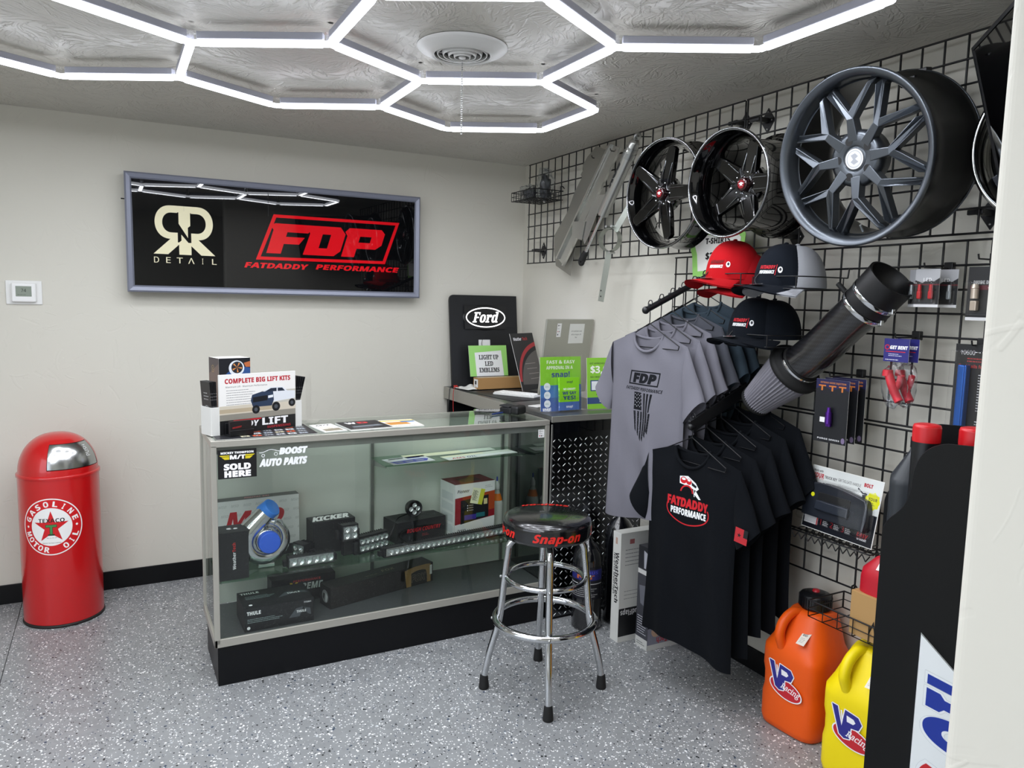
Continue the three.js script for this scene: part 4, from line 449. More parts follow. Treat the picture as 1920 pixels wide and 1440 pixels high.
starWheel('gloss black five spoke wheel with shallow face beside the shock absorber', [-.262, 2.067, 1.728], wn(.053, -.016), .241, .16, .012);
starWheel('smaller gloss black five spoke wheel with deep dished rim', [-.385, 2.036, 2.255], wn(.045, -.047), .201, .28, .105);
{ // large grey mesh wheel
  const t = thing('alloy_wheel', 'large satin grey wheel with many split spokes and deep black barrel', 'wheel', [-.4, 2.039, 2.8]); face(t, wn(.041, -.15)); const R = .267, W = .255, gm = phys(0x585d63, .34, { metalness: .85, clearcoat: .25, clearcoatRoughness: .25 }), bk = phys(0x0d0e10, .3, { metalness: .3 });
  mesh('lip', latheZ([[R, -.01], [R, 0], [R - .006, .003], [R - .02, -.004], [R - .028, -.02], [R - .03, -.05], [R - .036, -.055]], 96), gm, t, 'satin grey lip'); mesh('barrel', latheZ([[R, -.01], [R - .012, -.03], [R - .02, -.06], [R - .028, -.1], [R - .028, -W + .05], [R - .01, -W + .02], [R - .006, -W], [R - .016, -W], [R - .034, -W + .05], [R - .038, -.09], [R - .036, -.055]], 96), bk, t, 'black barrel');
  mesh('barrel_edge', new THREE.TorusGeometry(R - .008, .004, 8, 90).translate(0, 0, -W), gm, t);
  const Ro = R - .034, N = 8;
  const yh = [[.015, .055], [.0095, .12], [.075, .206], [.079, .221], [.066, .229], [.061, .217], [0, .139]], yg = (() => { const e = extrude([...yh, ...yh.slice(0, -1).reverse().map(([x, y]) => [-x, y])], .028, .0025).translate(0, 0, -.052), p = e.attributes.position; for (let k = 0; k < p.count; k++) { const r = Math.hypot(p.getX(k), p.getY(k)); p.setZ(k, p.getZ(k) + .016 * sstep(.06, .18, r) - .035 * sstep(.208, .24, r)); } e.computeVertexNormals(); return e; })();
  for (let i = 0; i < N; i++) { const m = mesh('spoke', yg, gm, t, 'forked grey spoke'); m.rotation.z = i * 2 * PI / N + .05; }
  mesh('hub', latheZ([[0, -.085], [.084, -.085], [.088, -.05], [.084, -.028], [.07, -.022], [.042, -.022], [.039, -.028], [.036, -.028], [.034, -.024], [0, -.024]], 48), gm, t);
  for (let i = 0; i < 5; i++) { const a = i * 2 * PI / 5 + .6; mesh('lug_hole', new THREE.CylinderGeometry(.0125, .0125, .004, 20).rotateX(PI / 2).translate(.056 * Math.cos(a), .056 * Math.sin(a), -.0235), M(0x050506, .6), t); }
  mesh('center_cap', new THREE.CircleGeometry(.032, 32).translate(0, 0, -.023), printed(canvas(128, 128, (g) => { disc(g, '#e8e8ea', 64, 64, 62); disc(g, '#b9bcc2', 64, 64, 50, 50, 4); path(g, '#b4b7be', [[40, 40], [70, 30], [90, 50], [70, 64], [92, 84], [60, 98], [38, 80], [56, 66]]); }), .3, { metalness: .4 }), t, 'white centre cap'); mesh('valve', rod([.02, -Ro + .01, -.03], [.022, -Ro + .03, -.015], .004), steel, t);
  mesh('hanger', [rbox(.05, .03, .06, .004, .06, R - .05, -W + .02), rbox(.07, .014, .03, .003, .06, R - .02, -W - .01)], blackPlastic, t);
}
{ // chrome wheel half hidden behind the screen
  const t = thing('alloy_wheel', 'chrome lipped dark wheel mostly hidden behind the hanging screen', 'wheel', [-.22, 2.035, 3.3]); face(t, wn(.12, -.03)); const R = .22;
  mesh('lip', latheZ([[R, -.01], [R, 0], [R - .006, .004], [R - .012, .002], [R - .03, -.03], [R - .035, -.06]], 90), chrome, t, 'chrome lip'); mesh('barrel', latheZ([[R, -.01], [R - .03, -.06], [R - .035, -.1], [R - .04, -.06], [R - .035, -.05]], 80), std(0x3c3e40, .2, .9), t);
  for (let i = 0; i < 6; i++) { const m = mesh('spoke', extrude([[-.025, .03], [-.018, R - .03], [.018, R - .03], [.025, .03]], .02, .003).translate(0, 0, -.06), std(0x202226, .2, .8), t); m.rotation.z = i * PI / 3; } mesh('hub', latheZ([[0, -.03], [.05, -.034], [.06, -.07], [0, -.07]], 32), std(0x202226, .2, .8), t);
}
{ // tilted glossy screen by the divider
  const t = thing('hanging_screen', 'glossy black screen tilted downward high on the wall', 'screen', [-.3, 2.306, 3.095]); const x = V(-.704, 0, .71).normalize(), y = V(-.075, .407, -.076).normalize(); t.quaternion.setFromRotationMatrix(new THREE.Matrix4().makeBasis(x, y, x.clone().cross(y)));
  const zz = x.clone().cross(y).x < 0 ? 1 : -1, W = .66, H = .46; mesh('panel', rbox(W, H, .03, .003, W / 2, -H / 2, -zz * .016), blackPlastic, t); mesh('glass_front', plane(W - .02, H - .02, W / 2, -H / 2, zz * .0005), phys(0x040405, .04, { clearcoat: 1, clearcoatRoughness: .01 }), t, 'dark mirror-like front'); mesh('bezel', [box(W, .01, .006, W / 2, -.005, 0), box(W, .01, .006, W / 2, -H + .005, 0), box(.01, H, .006, .005, -H / 2, 0), box(.01, H, .006, W - .005, -H / 2, 0)], M(0x101114, .35), t);
  mesh('wall_arm', [rbox(.1, .1, .02, .003, W * .5, -H * .5, -zz * .04), rod([W * .5, -H * .5, -zz * .04], [W * .5 - .0, -H * .5, -zz * .2], .018)], blackPlastic, t);
}

// ---------- shirts ----------
const weave = dataTex(256, (u, v) => .5 + .2 * Math.sin(u * 2 * PI * 64) * Math.sin(v * 2 * PI * 64) + .3 * (n128(u * 128, v * 128) - .5));
weave.repeat.set(3, 3);
function shirtGeo(W, L, D, s, foldAmp = .012) {   // local: neck at y 0, front +z
  const nk = .085, sh = .045, top = (a) => { const x = Math.abs(a) * W / 2; return x < nk ? null : -sh * (x - nk) / (W / 2 - nk); };
  const sheetG = (front) => grid(44, 40, (u, v) => {
    const a = (u - .5) * 2, x0 = a * W / 2, ax = Math.abs(x0); let ty = ax < nk ? -(front ? .075 : .022) * Math.sqrt(Math.max(0, 1 - (ax / nk) ** 2)) : -sh * (ax - nk) / (W / 2 - nk);
    const hem = -L + .012 * Math.sin(a * 3 + s) + .02 * a * Math.sin(s * 3); const y = hem + (ty - hem) * v, dn = 1 - v, flare = 1 - .05 * Math.sin(PI * v) + .03 * dn;
    const bulge = Math.sqrt(Math.max(0, 1 - a * a)) * D * (.35 + .65 * Math.sin(PI * Math.min(1, (1 - v) * 1.2 + .12) * .5)), tuck = sstep(.86, 1, v);
    let z = (front ? 1 : -1) * bulge * (1 - tuck * (ax < nk ? .1 : .75)); z += foldAmp * sstep(0, .75, dn) * (Math.sin(a * 5.2 + s * 2.1 + y * 1.5) + .5 * Math.sin(a * 9.7 + s + y * 3)) * (1 - a * a * .6); z += .004 * Math.sin(y * 23 + a * 6 + s) * (1 - Math.abs(a));
    return [x0 * flare, y, z];
  }, (u, v) => [.02, .02]); const uvs = (g) => { const p = g.attributes.position, uv = g.attributes.uv; for (let i = 0; i < p.count; i++) uv.setXY(i, p.getX(i) / .6 + .5, 1 + p.getY(i) / .8); return g; };
  const sleeve = (sd) => grid(24, 12, (u, v) => { const a = u * 2 * PI, c = Math.cos(a), q = v * (1.05 - .05 * v), cx = W / 2 - .008 + .056 * q, cy = -.142 - .158 * q, mx = .008 + .042 * q, my = .097 - .05 * q; return [sd * (cx + mx * c), cy + my * c + .006 * Math.sin(a * 2 + s) * v, (D * .5 + .004 + .012 * v) * Math.sin(a) + .005 * Math.sin(v * 6 + s + a) * v]; }, () => [.05, .05]);
  return { body: [uvs(sheetG(true)), sheetG(false)], sleeves: [sleeve(-1), sleeve(1)], collar: tube(Array.from({ length: 24 }, (_, i) => { const a = i / 24 * 2 * PI, c = Math.cos(a), sn = Math.sin(a); return [nk * c, sn > 0 ? -.0 - .022 * sn : .0 + .075 * sn, (sn > 0 ? -1 : 1) * D * .62 * Math.abs(sn)]; }), .0065, 60, 6, true) };
}
function shirt(label, x, y, z, W, L, mat, s, tilt, printTex, group, plain) {
  const t = thing('t_shirt', label, 'shirt', [x, y, z], WT + tilt, group), g = shirtGeo(W, L, .026, s);
  mesh('body', g.body, printTex || mat, t); for (const q of g.sleeves) mesh('sleeve', q, mat, t); mesh('collar', g.collar, plain || mat, t); return t;
}
function hanger(x, y, z, drop, group, label) { const t = thing('clothes_hanger', label, 'hanger', [x, y, z], WT, group); const d = -drop; mesh('wire', [tube([[.012, .006, 0], [.008, .018, 0], [-.008, .018, 0], [-.014, .004, 0], [-.004, -.012, 0], [0, -.03, 0], [0, d + .05, 0]], .0022, 30, 6), ...poly([[0, d + .05, 0], [-.19, d - .035, 0], [-.185, d - .05, 0], [.185, d - .05, 0], [.19, d - .035, 0], [0, d + .05, 0]], .0022)], blackWire, t); return t; }
const cotton = (c, sh = .25) => phys(c, .92, { specularIntensity: .35, sheen: sh, sheenRoughness: .6, sheenColor: new THREE.Color(c).lerp(new THREE.Color(0xffffff), .3), bumpMap: weave, bumpScale: .0006 });
const greyTee = cotton(0x727179, .05), midTee = cotton(0x4e5057, .1), slateTee = cotton(0x36424b, .1), blackTee = cotton(0x070a0f, .03);
const clothTex = (base, draw) => { const t = canvas(1024, 1024, draw, base); return phys(0xffffff, .92, { map: t, specularIntensity: .35, sheen: .03, sheenRoughness: .6, bumpMap: weave, bumpScale: .0006 }); };
const greyPrint = clothTex('#727179', (g) => { // uv: x 0..1 = 0.6 m, y 0..1 = 0.8 m
  const k = '#17181c'; g.save(); g.translate(512, 250); g.scale(.92, .72); path(g, k, [[-150, -66], [170, -66], [150, 40], [-175, 40]]); path(g, '#727179', [[-138, -56], [156, -56], [140, 30], [-160, 30]]); word(g, 'FDP', 0, -10, 92, k, { skew: .25, w: 250, heavy: 10 }); word(g, 'FATDADDY PERFORMANCE', -4, 70, 34, k, { skew: .3, w: 400, heavy: 1 });
  g.translate(0, 96); g.scale(1, .7); path(g, k, [[-110, 0], [-20, 0], [-20, 190], [-110, 190]]); for (let i = 0; i < 5; i++) for (let j = 0; j < 4; j++) disc(g, '#b9b8bf', -98 + i * 18, 20 + j * 40 + (i % 2) * 14, 5); for (let i = 0; i < 3; i++) path(g, k, [[10 + i * 38, 0], [32 + i * 38, 0], [28 + i * 30, 190 + (2 - i) * 30], [8 + i * 32, 200 + (2 - i) * 30]]);
  for (let i = 0; i < 6; i++) { const x = -110 + i * 38; path(g, k, [[x, 205], [x + 22, 205], [x + 20 + (2.5 - i) * 8, 430 + (2.5 - Math.abs(i - 2.5)) * 46], [x + (2.5 - i) * 10, 400 + (2.5 - Math.abs(i - 2.5)) * 46]]); } for (let i = 0; i < 160; i++) disc(g, 'rgba(114,113,121,.8)', rr(-115, 120), rr(200, 500), rr(1, 4)); g.restore(); });
const blackPrint = clothTex('#070a0f', (g) => { g.save(); g.translate(512, 262); g.scale(.92, .64); const w = '#eceded', r = '#c3262d';
  g.lineWidth = 10; g.strokeStyle = r; g.beginPath(); g.ellipse(0, 80, 190, 110, 0, -.35, PI + .3); g.stroke(); path(g, w, [[-96, -176], [-20, -190], [60, -150], [92, -110], [70, -90], [-20, -110], [-90, -120]]); disc(g, r, -58, -150, 30, 26); disc(g, r, -8, -146, 26, 24); disc(g, w, -58, -160, 18, 10); disc(g, w, -8, -158, 16, 10); path(g, '#1a1c22', [[20, -150], [70, -126], [60, -110], [20, -124]]);
  g.lineWidth = 12; g.beginPath(); g.arc(-20, -60, 52, PI, 2 * PI); g.stroke(); g.strokeStyle = w; g.lineWidth = 7; g.beginPath(); g.moveTo(40, -100); g.lineTo(50, -40); g.stroke(); path(g, w, [[60, -92], [112, -30], [90, -26], [48, -60]]);
  word(g, 'FATDADDY', -6, 24, 92, r, { w: 370, heavy: 8 }); word(g, 'PERFORMANCE', 6, 100, 66, w, { w: 320, heavy: 4 }); g.restore(); });
const blackPatch = decal(canvas(128, 128, (g) => { rect(g, '#b3222a', 0, 0, 128, 128); rect(g, '#070a0f', 86, 0, 42, 70); path(g, '#1a0c10', Array.from({ length: 10 }, (_, i) => { const r = i % 2 ? 9 : 22, a = i * PI / 5; return [44 + r * Math.sin(a), 62 - r * Math.cos(a)]; })); }), .8);
// upper rail: light to dark shirts
{ const t = thing('shirt_rail', 'black sloping rail carrying the grey shirts', 'display arm', [0, 0, 0]); mesh('tube', rod([GX - .004, 1.74, 1.928], [-.475, 1.556, 1.925], .0125, 16), blackPlastic, t); mesh('end_cap', new THREE.SphereGeometry(.016, 14, 10).translate(-.478, 1.555, 1.925), blackPlastic, t); mesh('stop_pin', Array.from({ length: 7 }, (_, i) => new THREE.SphereGeometry(.0065, 10, 8).translate(-.46 + i * .052, 1.576 + i * .0239, 1.925)), blackPlastic, t); mesh('bracket', [rbox(.02, .07, .05, .004, GX - .006, 1.74, 1.928), rbox(.02, .02, .12, .004, GX - .006, 1.755, 1.9)], blackPlastic, t); }
const upper = [[greyTee, 'light grey shirt with black flag print, foremost on the upper rail', greyPrint], [greyTee, 'light grey shirt hanging directly behind the flag print shirt', null], [greyTee, 'light grey shirt hanging third on the upper rail, before the charcoal ones', null], [midTee, 'charcoal grey shirt hanging after the light grey ones', null], [slateTee, 'slate blue shirt hanging just behind the charcoal one', null], [slateTee, 'slate blue shirt hanging nearest the grid on the upper rail', null]];
upper.forEach(([m, l, p], i) => { const x = -.455 + i * .058, y = 1.572 + i * .0267, drop = .125; hanger(x, y + .004, 1.925, drop, 'hangers on the upper rail', 'black wire hanger inside the ' + l.split(/,| hanging/)[0] + (i ? ', hook ' + ['first', 'second', 'third', 'fourth', 'fifth', 'last'][i] + ' from the rail tip' : '')); shirt(l, x, y - drop + .012, 1.925 + (i ? .004 * i : 0), .44, .79 - (i > 2 ? .03 : 0), m, i * 1.7 + .4, .1 - i * .02, p, 'grey shirts on the upper rail'); });
// lower rail: black shirts
{ const t = thing('shirt_rail', 'black sloping rail carrying the black shirts', 'display arm', [0, 0, 0]); mesh('tube', rbox(.42, .05, .014, .004).rotateZ(-.0).applyMatrix4(new THREE.Matrix4().makeRotationZ(.46).setPosition(-.275, 1.205, 2.213)), blackPlastic, t); mesh('end_cap', new THREE.SphereGeometry(.014, 14, 10).translate(-.462, 1.112, 2.213), blackPlastic, t); mesh('stop_pin', Array.from({ length: 6 }, (_, i) => new THREE.SphereGeometry(.0065, 10, 8).translate(-.45 + i * .06, 1.148 + i * .0297, 2.213)), blackPlastic, t); mesh('bracket', rbox(.02, .08, .05, .004, GX - .006, 1.3, 2.213), blackPlastic, t); }
const lower = ['black shirt with red and white engine print, foremost on the lower rail', 'plain black shirt directly behind the engine print shirt', 'plain black shirt third on the lower rail', 'plain black shirt fourth on the lower rail', 'plain black shirt on the lower rail nearest the grid'];
lower.forEach((l, i) => { const x = -.452 + i * .072, y = 1.14 + i * .0356, drop = .125; hanger(x, y + .004, 2.213, drop, 'hangers on the lower rail', 'black wire hanger inside the ' + ['engine print black shirt', 'black shirt behind the engine print one', 'third black shirt of the rail', 'fourth black shirt of the rail', 'black shirt nearest the grid'][i]); const t = shirt(l, x, y - drop + .012, 2.222 + i * .004, .46, .8, blackTee, i * 1.3 + 2, .12 - i * .02, i ? null : blackPrint, 'black shirts on the lower rail'); if (!i) mesh('sleeve_patch', plane(.055, .055).rotateZ(-.1).translate(.272, -.27, .036), blackPatch, t, 'red patch with star'); });

// ---------- hats ----------
const hatLogo = (dark) => decal(canvas(400, 128, (g) => { word(g, 'FATDADDY', 150, 36, 50, dark ? '#6b0d14' : '#c8202c', { skew: .2, w: 260, heavy: 2 }); word(g, 'PERFORMANCE', 146, 84, 44, '#f1f1f1', { skew: .2, w: 250, heavy: 2 }); path(g, '#c8202c', [[300, 8], [308, 8], [288, 116], [280, 116]]); disc(g, '#e8e8e8', 350, 62, 32); disc(g, '#2a2d33', 352, 58, 16); }), .8);
const hatSticker = printed(canvas(128, 128, (g) => { disc(g, '#b9b9b9', 64, 64, 62); disc(g, '#16171a', 64, 64, 54); word(g, 'FLEXFIT', 64, 66, 28, '#c33', { w: 84 }); }), .25);
function hat(label, x, y, z, c, turn, logo, group, sc = 1) {
  const t = onWall('baseball_cap', label, 'cap', x, y, z, group, turn), m = cotton(c, .05), rx = .088, rz = .1, h = .135;
  const P = (a, e, k = 1) => { const ce = Math.cos(e) ** .8, seam = 1 - .012 * Math.pow(Math.abs(Math.cos(a * 3)), 40); return [rx * k * ce * Math.sin(a) * seam, h * k * Math.sin(e) * (1 + .06 * Math.max(0, Math.cos(a)) * Math.cos(e)), rz * k * ce * Math.cos(a) * seam]; };
  mesh('crown', grid(72, 18, (u, v) => P(u * 2 * PI, v * PI / 2)), m, t); mesh('button', new THREE.SphereGeometry(.008, 10, 8).scale(1, .5, 1).translate(0, h + .002, 0), m, t);
  const brim = (o) => grid(30, 10, (u, v) => { const a = (u - .5) * 2.5, r0 = 1, ext = v * .08 * Math.cos((u - .5) * 2.3) ** .6; const x = rx * Math.sin(a), z = rz * Math.cos(a); const dx = Math.sin(a) * .35, dz = 1; const X = x + dx * ext, Z = z + dz * ext; return [X, .004 + o - .02 * (X / rx) ** 2 * (.4 + .6 * v) - .008 * v, Z]; });
  mesh('brim', [brim(0), brim(-.004)], m, t); mesh('sweatband', grid(48, 2, (u, v) => P(u * 2 * PI, .0, .985).map((q, i) => i === 1 ? .022 * v : q)), m, t);
  if (logo) { mesh('logo', grid(16, 8, (u, v) => P((u - .5) * 1.0 + .42, .2 + v * .3, 1.014)), logo, t, 'embroidered red and white lettering'); mesh('brim_sticker', new THREE.CircleGeometry(.022, 28).scale(1.15, .8, 1).rotateX(-PI / 2 + .12).translate(.028, .004, .13), hatSticker, t, 'round size sticker'); }
  t.scale.setScalar(sc); return t;
}
function hatRack(label, x, y, z, turn) { const t = onWall('hat_rack', label, 'hat rack', x, y, z, undefined, turn), g = []; for (const yy of [.0, .042]) g.push(tube([[-.125, yy, -.12], [-.12, yy, .06], [-.1, yy, .11], [-.03, yy, .13], [.02, yy, .128], [.1, yy, .11], [.12, yy, .06], [.125, yy, -.12]], .0022, 50, 6)); for (const [px, pz] of [[-.124, -.1], [-.1, .11], [.0, .13], [.1, .11], [.124, -.1]]) g.push(rod([px, 0, pz], [px, .042, pz], .0022, 6)); g.push(tube([[0, .042, .13], [-.03, .06, .135], [-.05, .03, .15], [-.03, .005, .155]], .002, 24, 6)); for (const s of [-1, 1]) g.push(...poly([[s * .125, .042, -.12], [s * .125, .075, -.125], [s * .125, .075, -.14]], .003), ...poly([[s * .125, 0, -.12], [s * .125, 0, -.145]], .0025)); mesh('wire_frame', g, blackWire, t); return t; }
hat('red cap with red and white logo in a wire rack', -.27, 1.682, 2.2, 0xb4131b, -.15, hatLogo(true), 'caps in the wire racks', 1.12); hat('second red cap tucked beneath the front red cap', -.235, 1.645, 2.225, 0xa01018, -.15, null, 'caps in the wire racks', 1.08);
hat('black cap with logo in front of a grey cap', -.27, 1.655, 2.455, 0x10151d, -.15, hatLogo(false), 'caps in the wire racks', 1.12); hat('light grey cap nested behind the upper black cap', -.235, 1.65, 2.475, 0xa9abb0, -.15, null, 'caps in the wire racks', 1.12);
hat('black cap with logo in the lower wire rack', -.27, 1.465, 2.335, 0x0d1219, -.15, hatLogo(false), 'caps in the wire racks', 1.1); hat('plain black cap nested behind the lower logo cap', -.225, 1.46, 2.375, 0x0d1219, -.15, null, 'caps in the wire racks', 1.08);
hatRack('black wire rack holding the red caps', -.235, 1.66, 2.215, 0); hatRack('black wire rack holding the black and grey caps', -.235, 1.645, 2.475, 0); hatRack('black wire rack holding the lower black caps', -.235, 1.435, 2.36, 0);

// ---------- price card ----------
{ const t = onWall('price_card', 'green and white shirt price card behind the red cap', 'sign', -.105, 1.82, 1.92); const s = [[-.19, .1], [-.13, .085], [-.1, .09], [0, .075], [.14, .085], [.17, .06], [.15, -.1], [-.14, -.115], [-.15, -.02], [-.17, .03]]; mesh('card', extrude(s, .002), M(0x94d06a, .7), t); mesh('white_center', extrude(s.map(([x, y]) => [x * .82 + .006, y * .78]), .001).translate(0, 0, .0022), paper, t); mesh('lettering', plane(.24, .15, .01, 0, .004), decal(canvas(480, 300, (g) => { word(g, 'T-SHIRTS', 240, 70, 66, '#111', { w: 300, heavy: 4 }); word(g, '$25', 170, 200, 80, '#111', { w: 150, heavy: 4 }); })), t); hookTo(t, 0, .07, 0, .03); }

// ---------- intake pipe with cone filter ----------
{
  const t = thing('intake_pipe', 'black carbon intake pipe with grey cone filter', 'intake pipe', [0, 0, 0]);
  const a = V(-.205, 1.205, 2.285), b = V(-.205, 1.36, 2.478), c = V(-.2, 1.6, 2.755), d = V(-.2, 1.665, 2.82);
  const along = (p, q, prof, n = 64) => { const g = lathe(prof, n), v = q.clone().sub(p); g.applyQuaternion(new THREE.Quaternion().setFromUnitVectors(V(0, 1, 0), v.clone().normalize())); return g.translate(p.x, p.y, p.z); };
  const L1 = b.distanceTo(a), N = 40; 
  { const g = grid(N * 4, 6, (u, v) => { const q = u * 2 * PI, ph = (u * N) % 1, rid = Math.abs(ph - .5) * 2; const r = (.062 + .036 * v) * (1 - .13 * rid); return [r * Math.cos(q), .012 + v * (L1 - .03), r * Math.sin(q)]; }); g.applyQuaternion(new THREE.Quaternion().setFromUnitVectors(V(0, 1, 0), b.clone().sub(a).normalize())).translate(a.x, a.y, a.z); const p = mesh('filter_pleats', g, std(0x8c8a92, .65), t, 'grey pleated cone filter'); }
  mesh('filter_end', along(a, b, [[0, -.004], [.052, -.004], [.064, .003], [.066, .014], [.06, .016], [0, .01]]), blackRubber, t, 'black filter end'); mesh('filter_collar', along(a, b, [[.09, L1 - .024], [.104, L1 - .02], [.107, L1 - .006], [.1, L1 + .004], [.078, L1 + .01], [.075, L1 + .03], [.07, L1 + .03]]), blackRubber, t, 'black rubber collar');
  mesh('band', along(a, b, [[.079, L1 + .012], [.0805, L1 + .012], [.0805, L1 + .026], [.079, L1 + .026], [.079, L1 + .012]]), chrome, t, 'steel hose clamp');
  const weaveTex = dataTex(128, (u, v) => { const i = Math.floor(u * 16), j = Math.floor(v * 16), k = (i + j) % 4 < 2; const q = k ? 20 + 14 * Math.abs(Math.sin(v * 16 * PI)) : 12 + 8 * Math.abs(Math.sin(u * 16 * PI)); return [q, q, q * 1.1]; }, true); weaveTex.repeat.set(5, 5);
  const cv = new THREE.CatmullRomCurve3([b.clone().add(b.clone().sub(a).normalize().multiplyScalar(.0)), b.clone().lerp(c, .35).add(V(-.004, -.006, .006)), b.clone().lerp(c, .7), c, d.clone().lerp(c, .5)]);
  mesh('pipe', new THREE.TubeGeometry(cv, 40, .07, 48), phys(0xffffff, .3, { map: weaveTex, clearcoat: 1, clearcoatRoughness: .02 }), t, 'glossy carbon fibre pipe');
  const L2 = d.distanceTo(c); mesh('coupler', along(c, d, [[.071, -.03], [.077, -.03], [.079, .0], [.081, L2 + .02], [.074, L2 + .02], [.07, L2 - .05], [.0, L2 - .06]]), M(0x0b0b0d, .45), t, 'black silicone coupler'); for (const y of [-.02, .032]) mesh('band', along(c, d, [[.079, y - .007], [.082, y - .007], [.082, y + .007], [.079, y + .007], [.079, y - .007]]), chrome, t, 'steel hose clamp');
  mesh('clamp_screw', [rbox(.014, .02, .014, .003, -.2, c.y - .065, c.z + .05), rbox(.014, .02, .014, .003, -.2, c.y - .028, c.z + .088)], chrome, t); mesh('vent_nipple', rod([-.2, 1.62, 2.68], [-.2, 1.665, 2.63], .009, 12), blackRubber, t);
  mesh('hanging_hook', [...poly([[GX, 1.47, 2.6], [-.13, 1.47, 2.6]], .004), ...poly([[GX, 1.3, 2.42], [-.12, 1.3, 2.42]], .004)], blackWire, t);
}
// ---------- packaged parts on hooks ----------
const peg = (t, x0, x1, y, z) => mesh('peg', [...poly([[x0, y, z], [x1, y, z], [x1 - .004, y + .014, z]], .0028), rbox(.018, .03, .03, .003, GX - .004, y + .006, z)], blackPlastic, t);
function hookThing(label, len, y, z) { const t = thing('display_hook', label, 'hook', [0, 0, 0]); peg(t, GX, GX - len, y, z); return t; }
const hang = (name, label, cat, w, h, x, y, z, tex, group, turn = 0, draw) => { const t = onWall(name, label, cat, x, y, z, group, turn); mesh('backing_card', rbox(w, h, .0015, .0007, 0, -h / 2 + .018, 0), paper, t); mesh('printed_front', plane(w, h, 0, -h / 2 + .018, .0014), printed(tex, .4), t); if (draw) draw(t); return t; };
const nozzle = canvas(320, 560, (g) => { const gr = g.createLinearGradient(0, 0, 0, 560); rect(g, '#16181c', 0, 0, 320, 560); rect(g, '#1d1c46', 0, 0, 320, 90); path(g, '#17171f', [[0, 90], [80, 60], [160, 96], [240, 60], [320, 90], [320, 130], [0, 130]]); word(g, 'NITROUS OXIDE INJECTION', 165, 30, 22, '#c97c35', { w: 250 }); for (const x of [60, 160, 255]) { rect(g, '#c4702f', x - 34, 52, 70, 12); rect(g, '#c4702f', x - 8, 64, 16, 38); } word(g, 'PURGE SERIES', 150, 528, 20, '#ddd', { w: 220 }); disc(g, '#7a6b8a', 290, 524, 18, 26); });
hookThing('black hook carrying the dark nozzle cards', .165, 1.345, 2.655);
[['dark product card with purple nozzle, frontmost on its hook', -.225], ['dark product card second on the nozzle hook', -.18], ['dark product card rearmost on the nozzle hook', -.14]].forEach(([l, x], i) => hang('product_card', l, 'product card', .13, .222, x, 1.315 + i * .002, 2.657 - .0 * i, nozzle, 'nozzle cards on a hook', .06, (t) => { mesh('nozzle', [cyl(.011, .012, .04, 6, 0, -.115, .013), cyl(.006, .008, .02, 12, 0, -.088, .013), rbox(.018, .012, .012, .002, 0, -.14, .01)], std(0x5b2a92, .3, .7), t, 'purple metal nozzle'); mesh('price_label', plane(.02, .018, -.032, -.125, .002), white, t); }));
hookThing('black hook carrying the purple headed bags', .115, 1.49, 2.855);
[['clear bag of red fittings with purple header card, in front', -.18, 2.855], ['clear bag of red fittings with purple header card, behind', -.14, 2.868]].forEach(([l, x, z], i) => { const t = hang('header_bag', l, 'bag', .086, .075, x, 1.468, z, canvas(256, 224, (g) => { rect(g, '#2b2a78', 0, 0, 256, 224); disc(g, '#c23', 34, 84, 26); disc(g, '#2b2a78', 34, 84, 17); word(g, 'GET BENT', 150, 84, 44, '#fff', { skew: .15, w: 180, heavy: 3 }); rect(g, '#c23', 20, 122, 200, 8); lines(g, '#dde', 50, 150, 150, 2, 16, 6); lines(g, '#fff', 20, 205, 190, 1, 6, 6); }), 'purple headed bags', .05 - i * .2); mesh('bag', crumple(.045, .072, .018, 2 + i, .1).translate(0, -.205, 0), film, t, 'clear plastic bag'); mesh('fitting', [tube([[-.02, -.1, 0], [-.004, -.135, .004], [.012, -.17, 0], [.022, -.185, 0]], .014, 20, 10), cyl(.015, .017, .02, 12, -.024, -.095, 0), tube([[.02, -.1, -.004], [.012, -.13, -.006], [-.006, -.165, -.004]], .01, 16, 8)], M(0xcf2a38, .45), t, 'red plastic elbow fittings'); });
hookThing('black hook carrying the small bulb packs', .13, 1.712, 2.945);
const bulbTex = canvas(200, 300, (g) => { rect(g, '#1d1e20', 0, 0, 200, 300); path(g, '#b9babd', [[0, 0], [200, 0], [200, 70], [150, 100], [110, 80], [60, 110], [0, 86]]); word(g, 'LED', 100, 84, 40, '#eee', {}); rect(g, '#e6e6e6', 0, 278, 200, 22); rect(g, '#6c1d28', 0, 118, 200, 10); });
[['clear bulb pack with two red bulbs, frontmost on its hook', -.185, 2.945, .03], ['dark bulb pack hanging askew beside the red bulbs', -.16, 2.9, -.25], ['dark bulb pack rearmost on the bulb hook', -.125, 2.965, .05]].forEach(([l, x, z, tn], i) => hang('bulb_pack', l, 'bulb pack', .078, .118, x, 1.69, z, bulbTex, 'bulb packs on a hook', tn, (t) => { for (const s of [-1, 1]) mesh('bulb', [rbox(.013, .026, .012, .004, s * .018, -.062, .01), cyl(.005, .006, .02, 10, s * .018, -.04, .01)], i ? M(0xaab0b2, .3, .5) : M(0xc02028, .25), t, i ? 'grey bulb' : 'red bulb'); mesh('blister', rbox(.07, .07, .024, .006, 0, -.055, .012), clearPlastic, t); }));
hookThing('black hook carrying the pack of larger clear bulbs', .09, 1.735, 3.085);
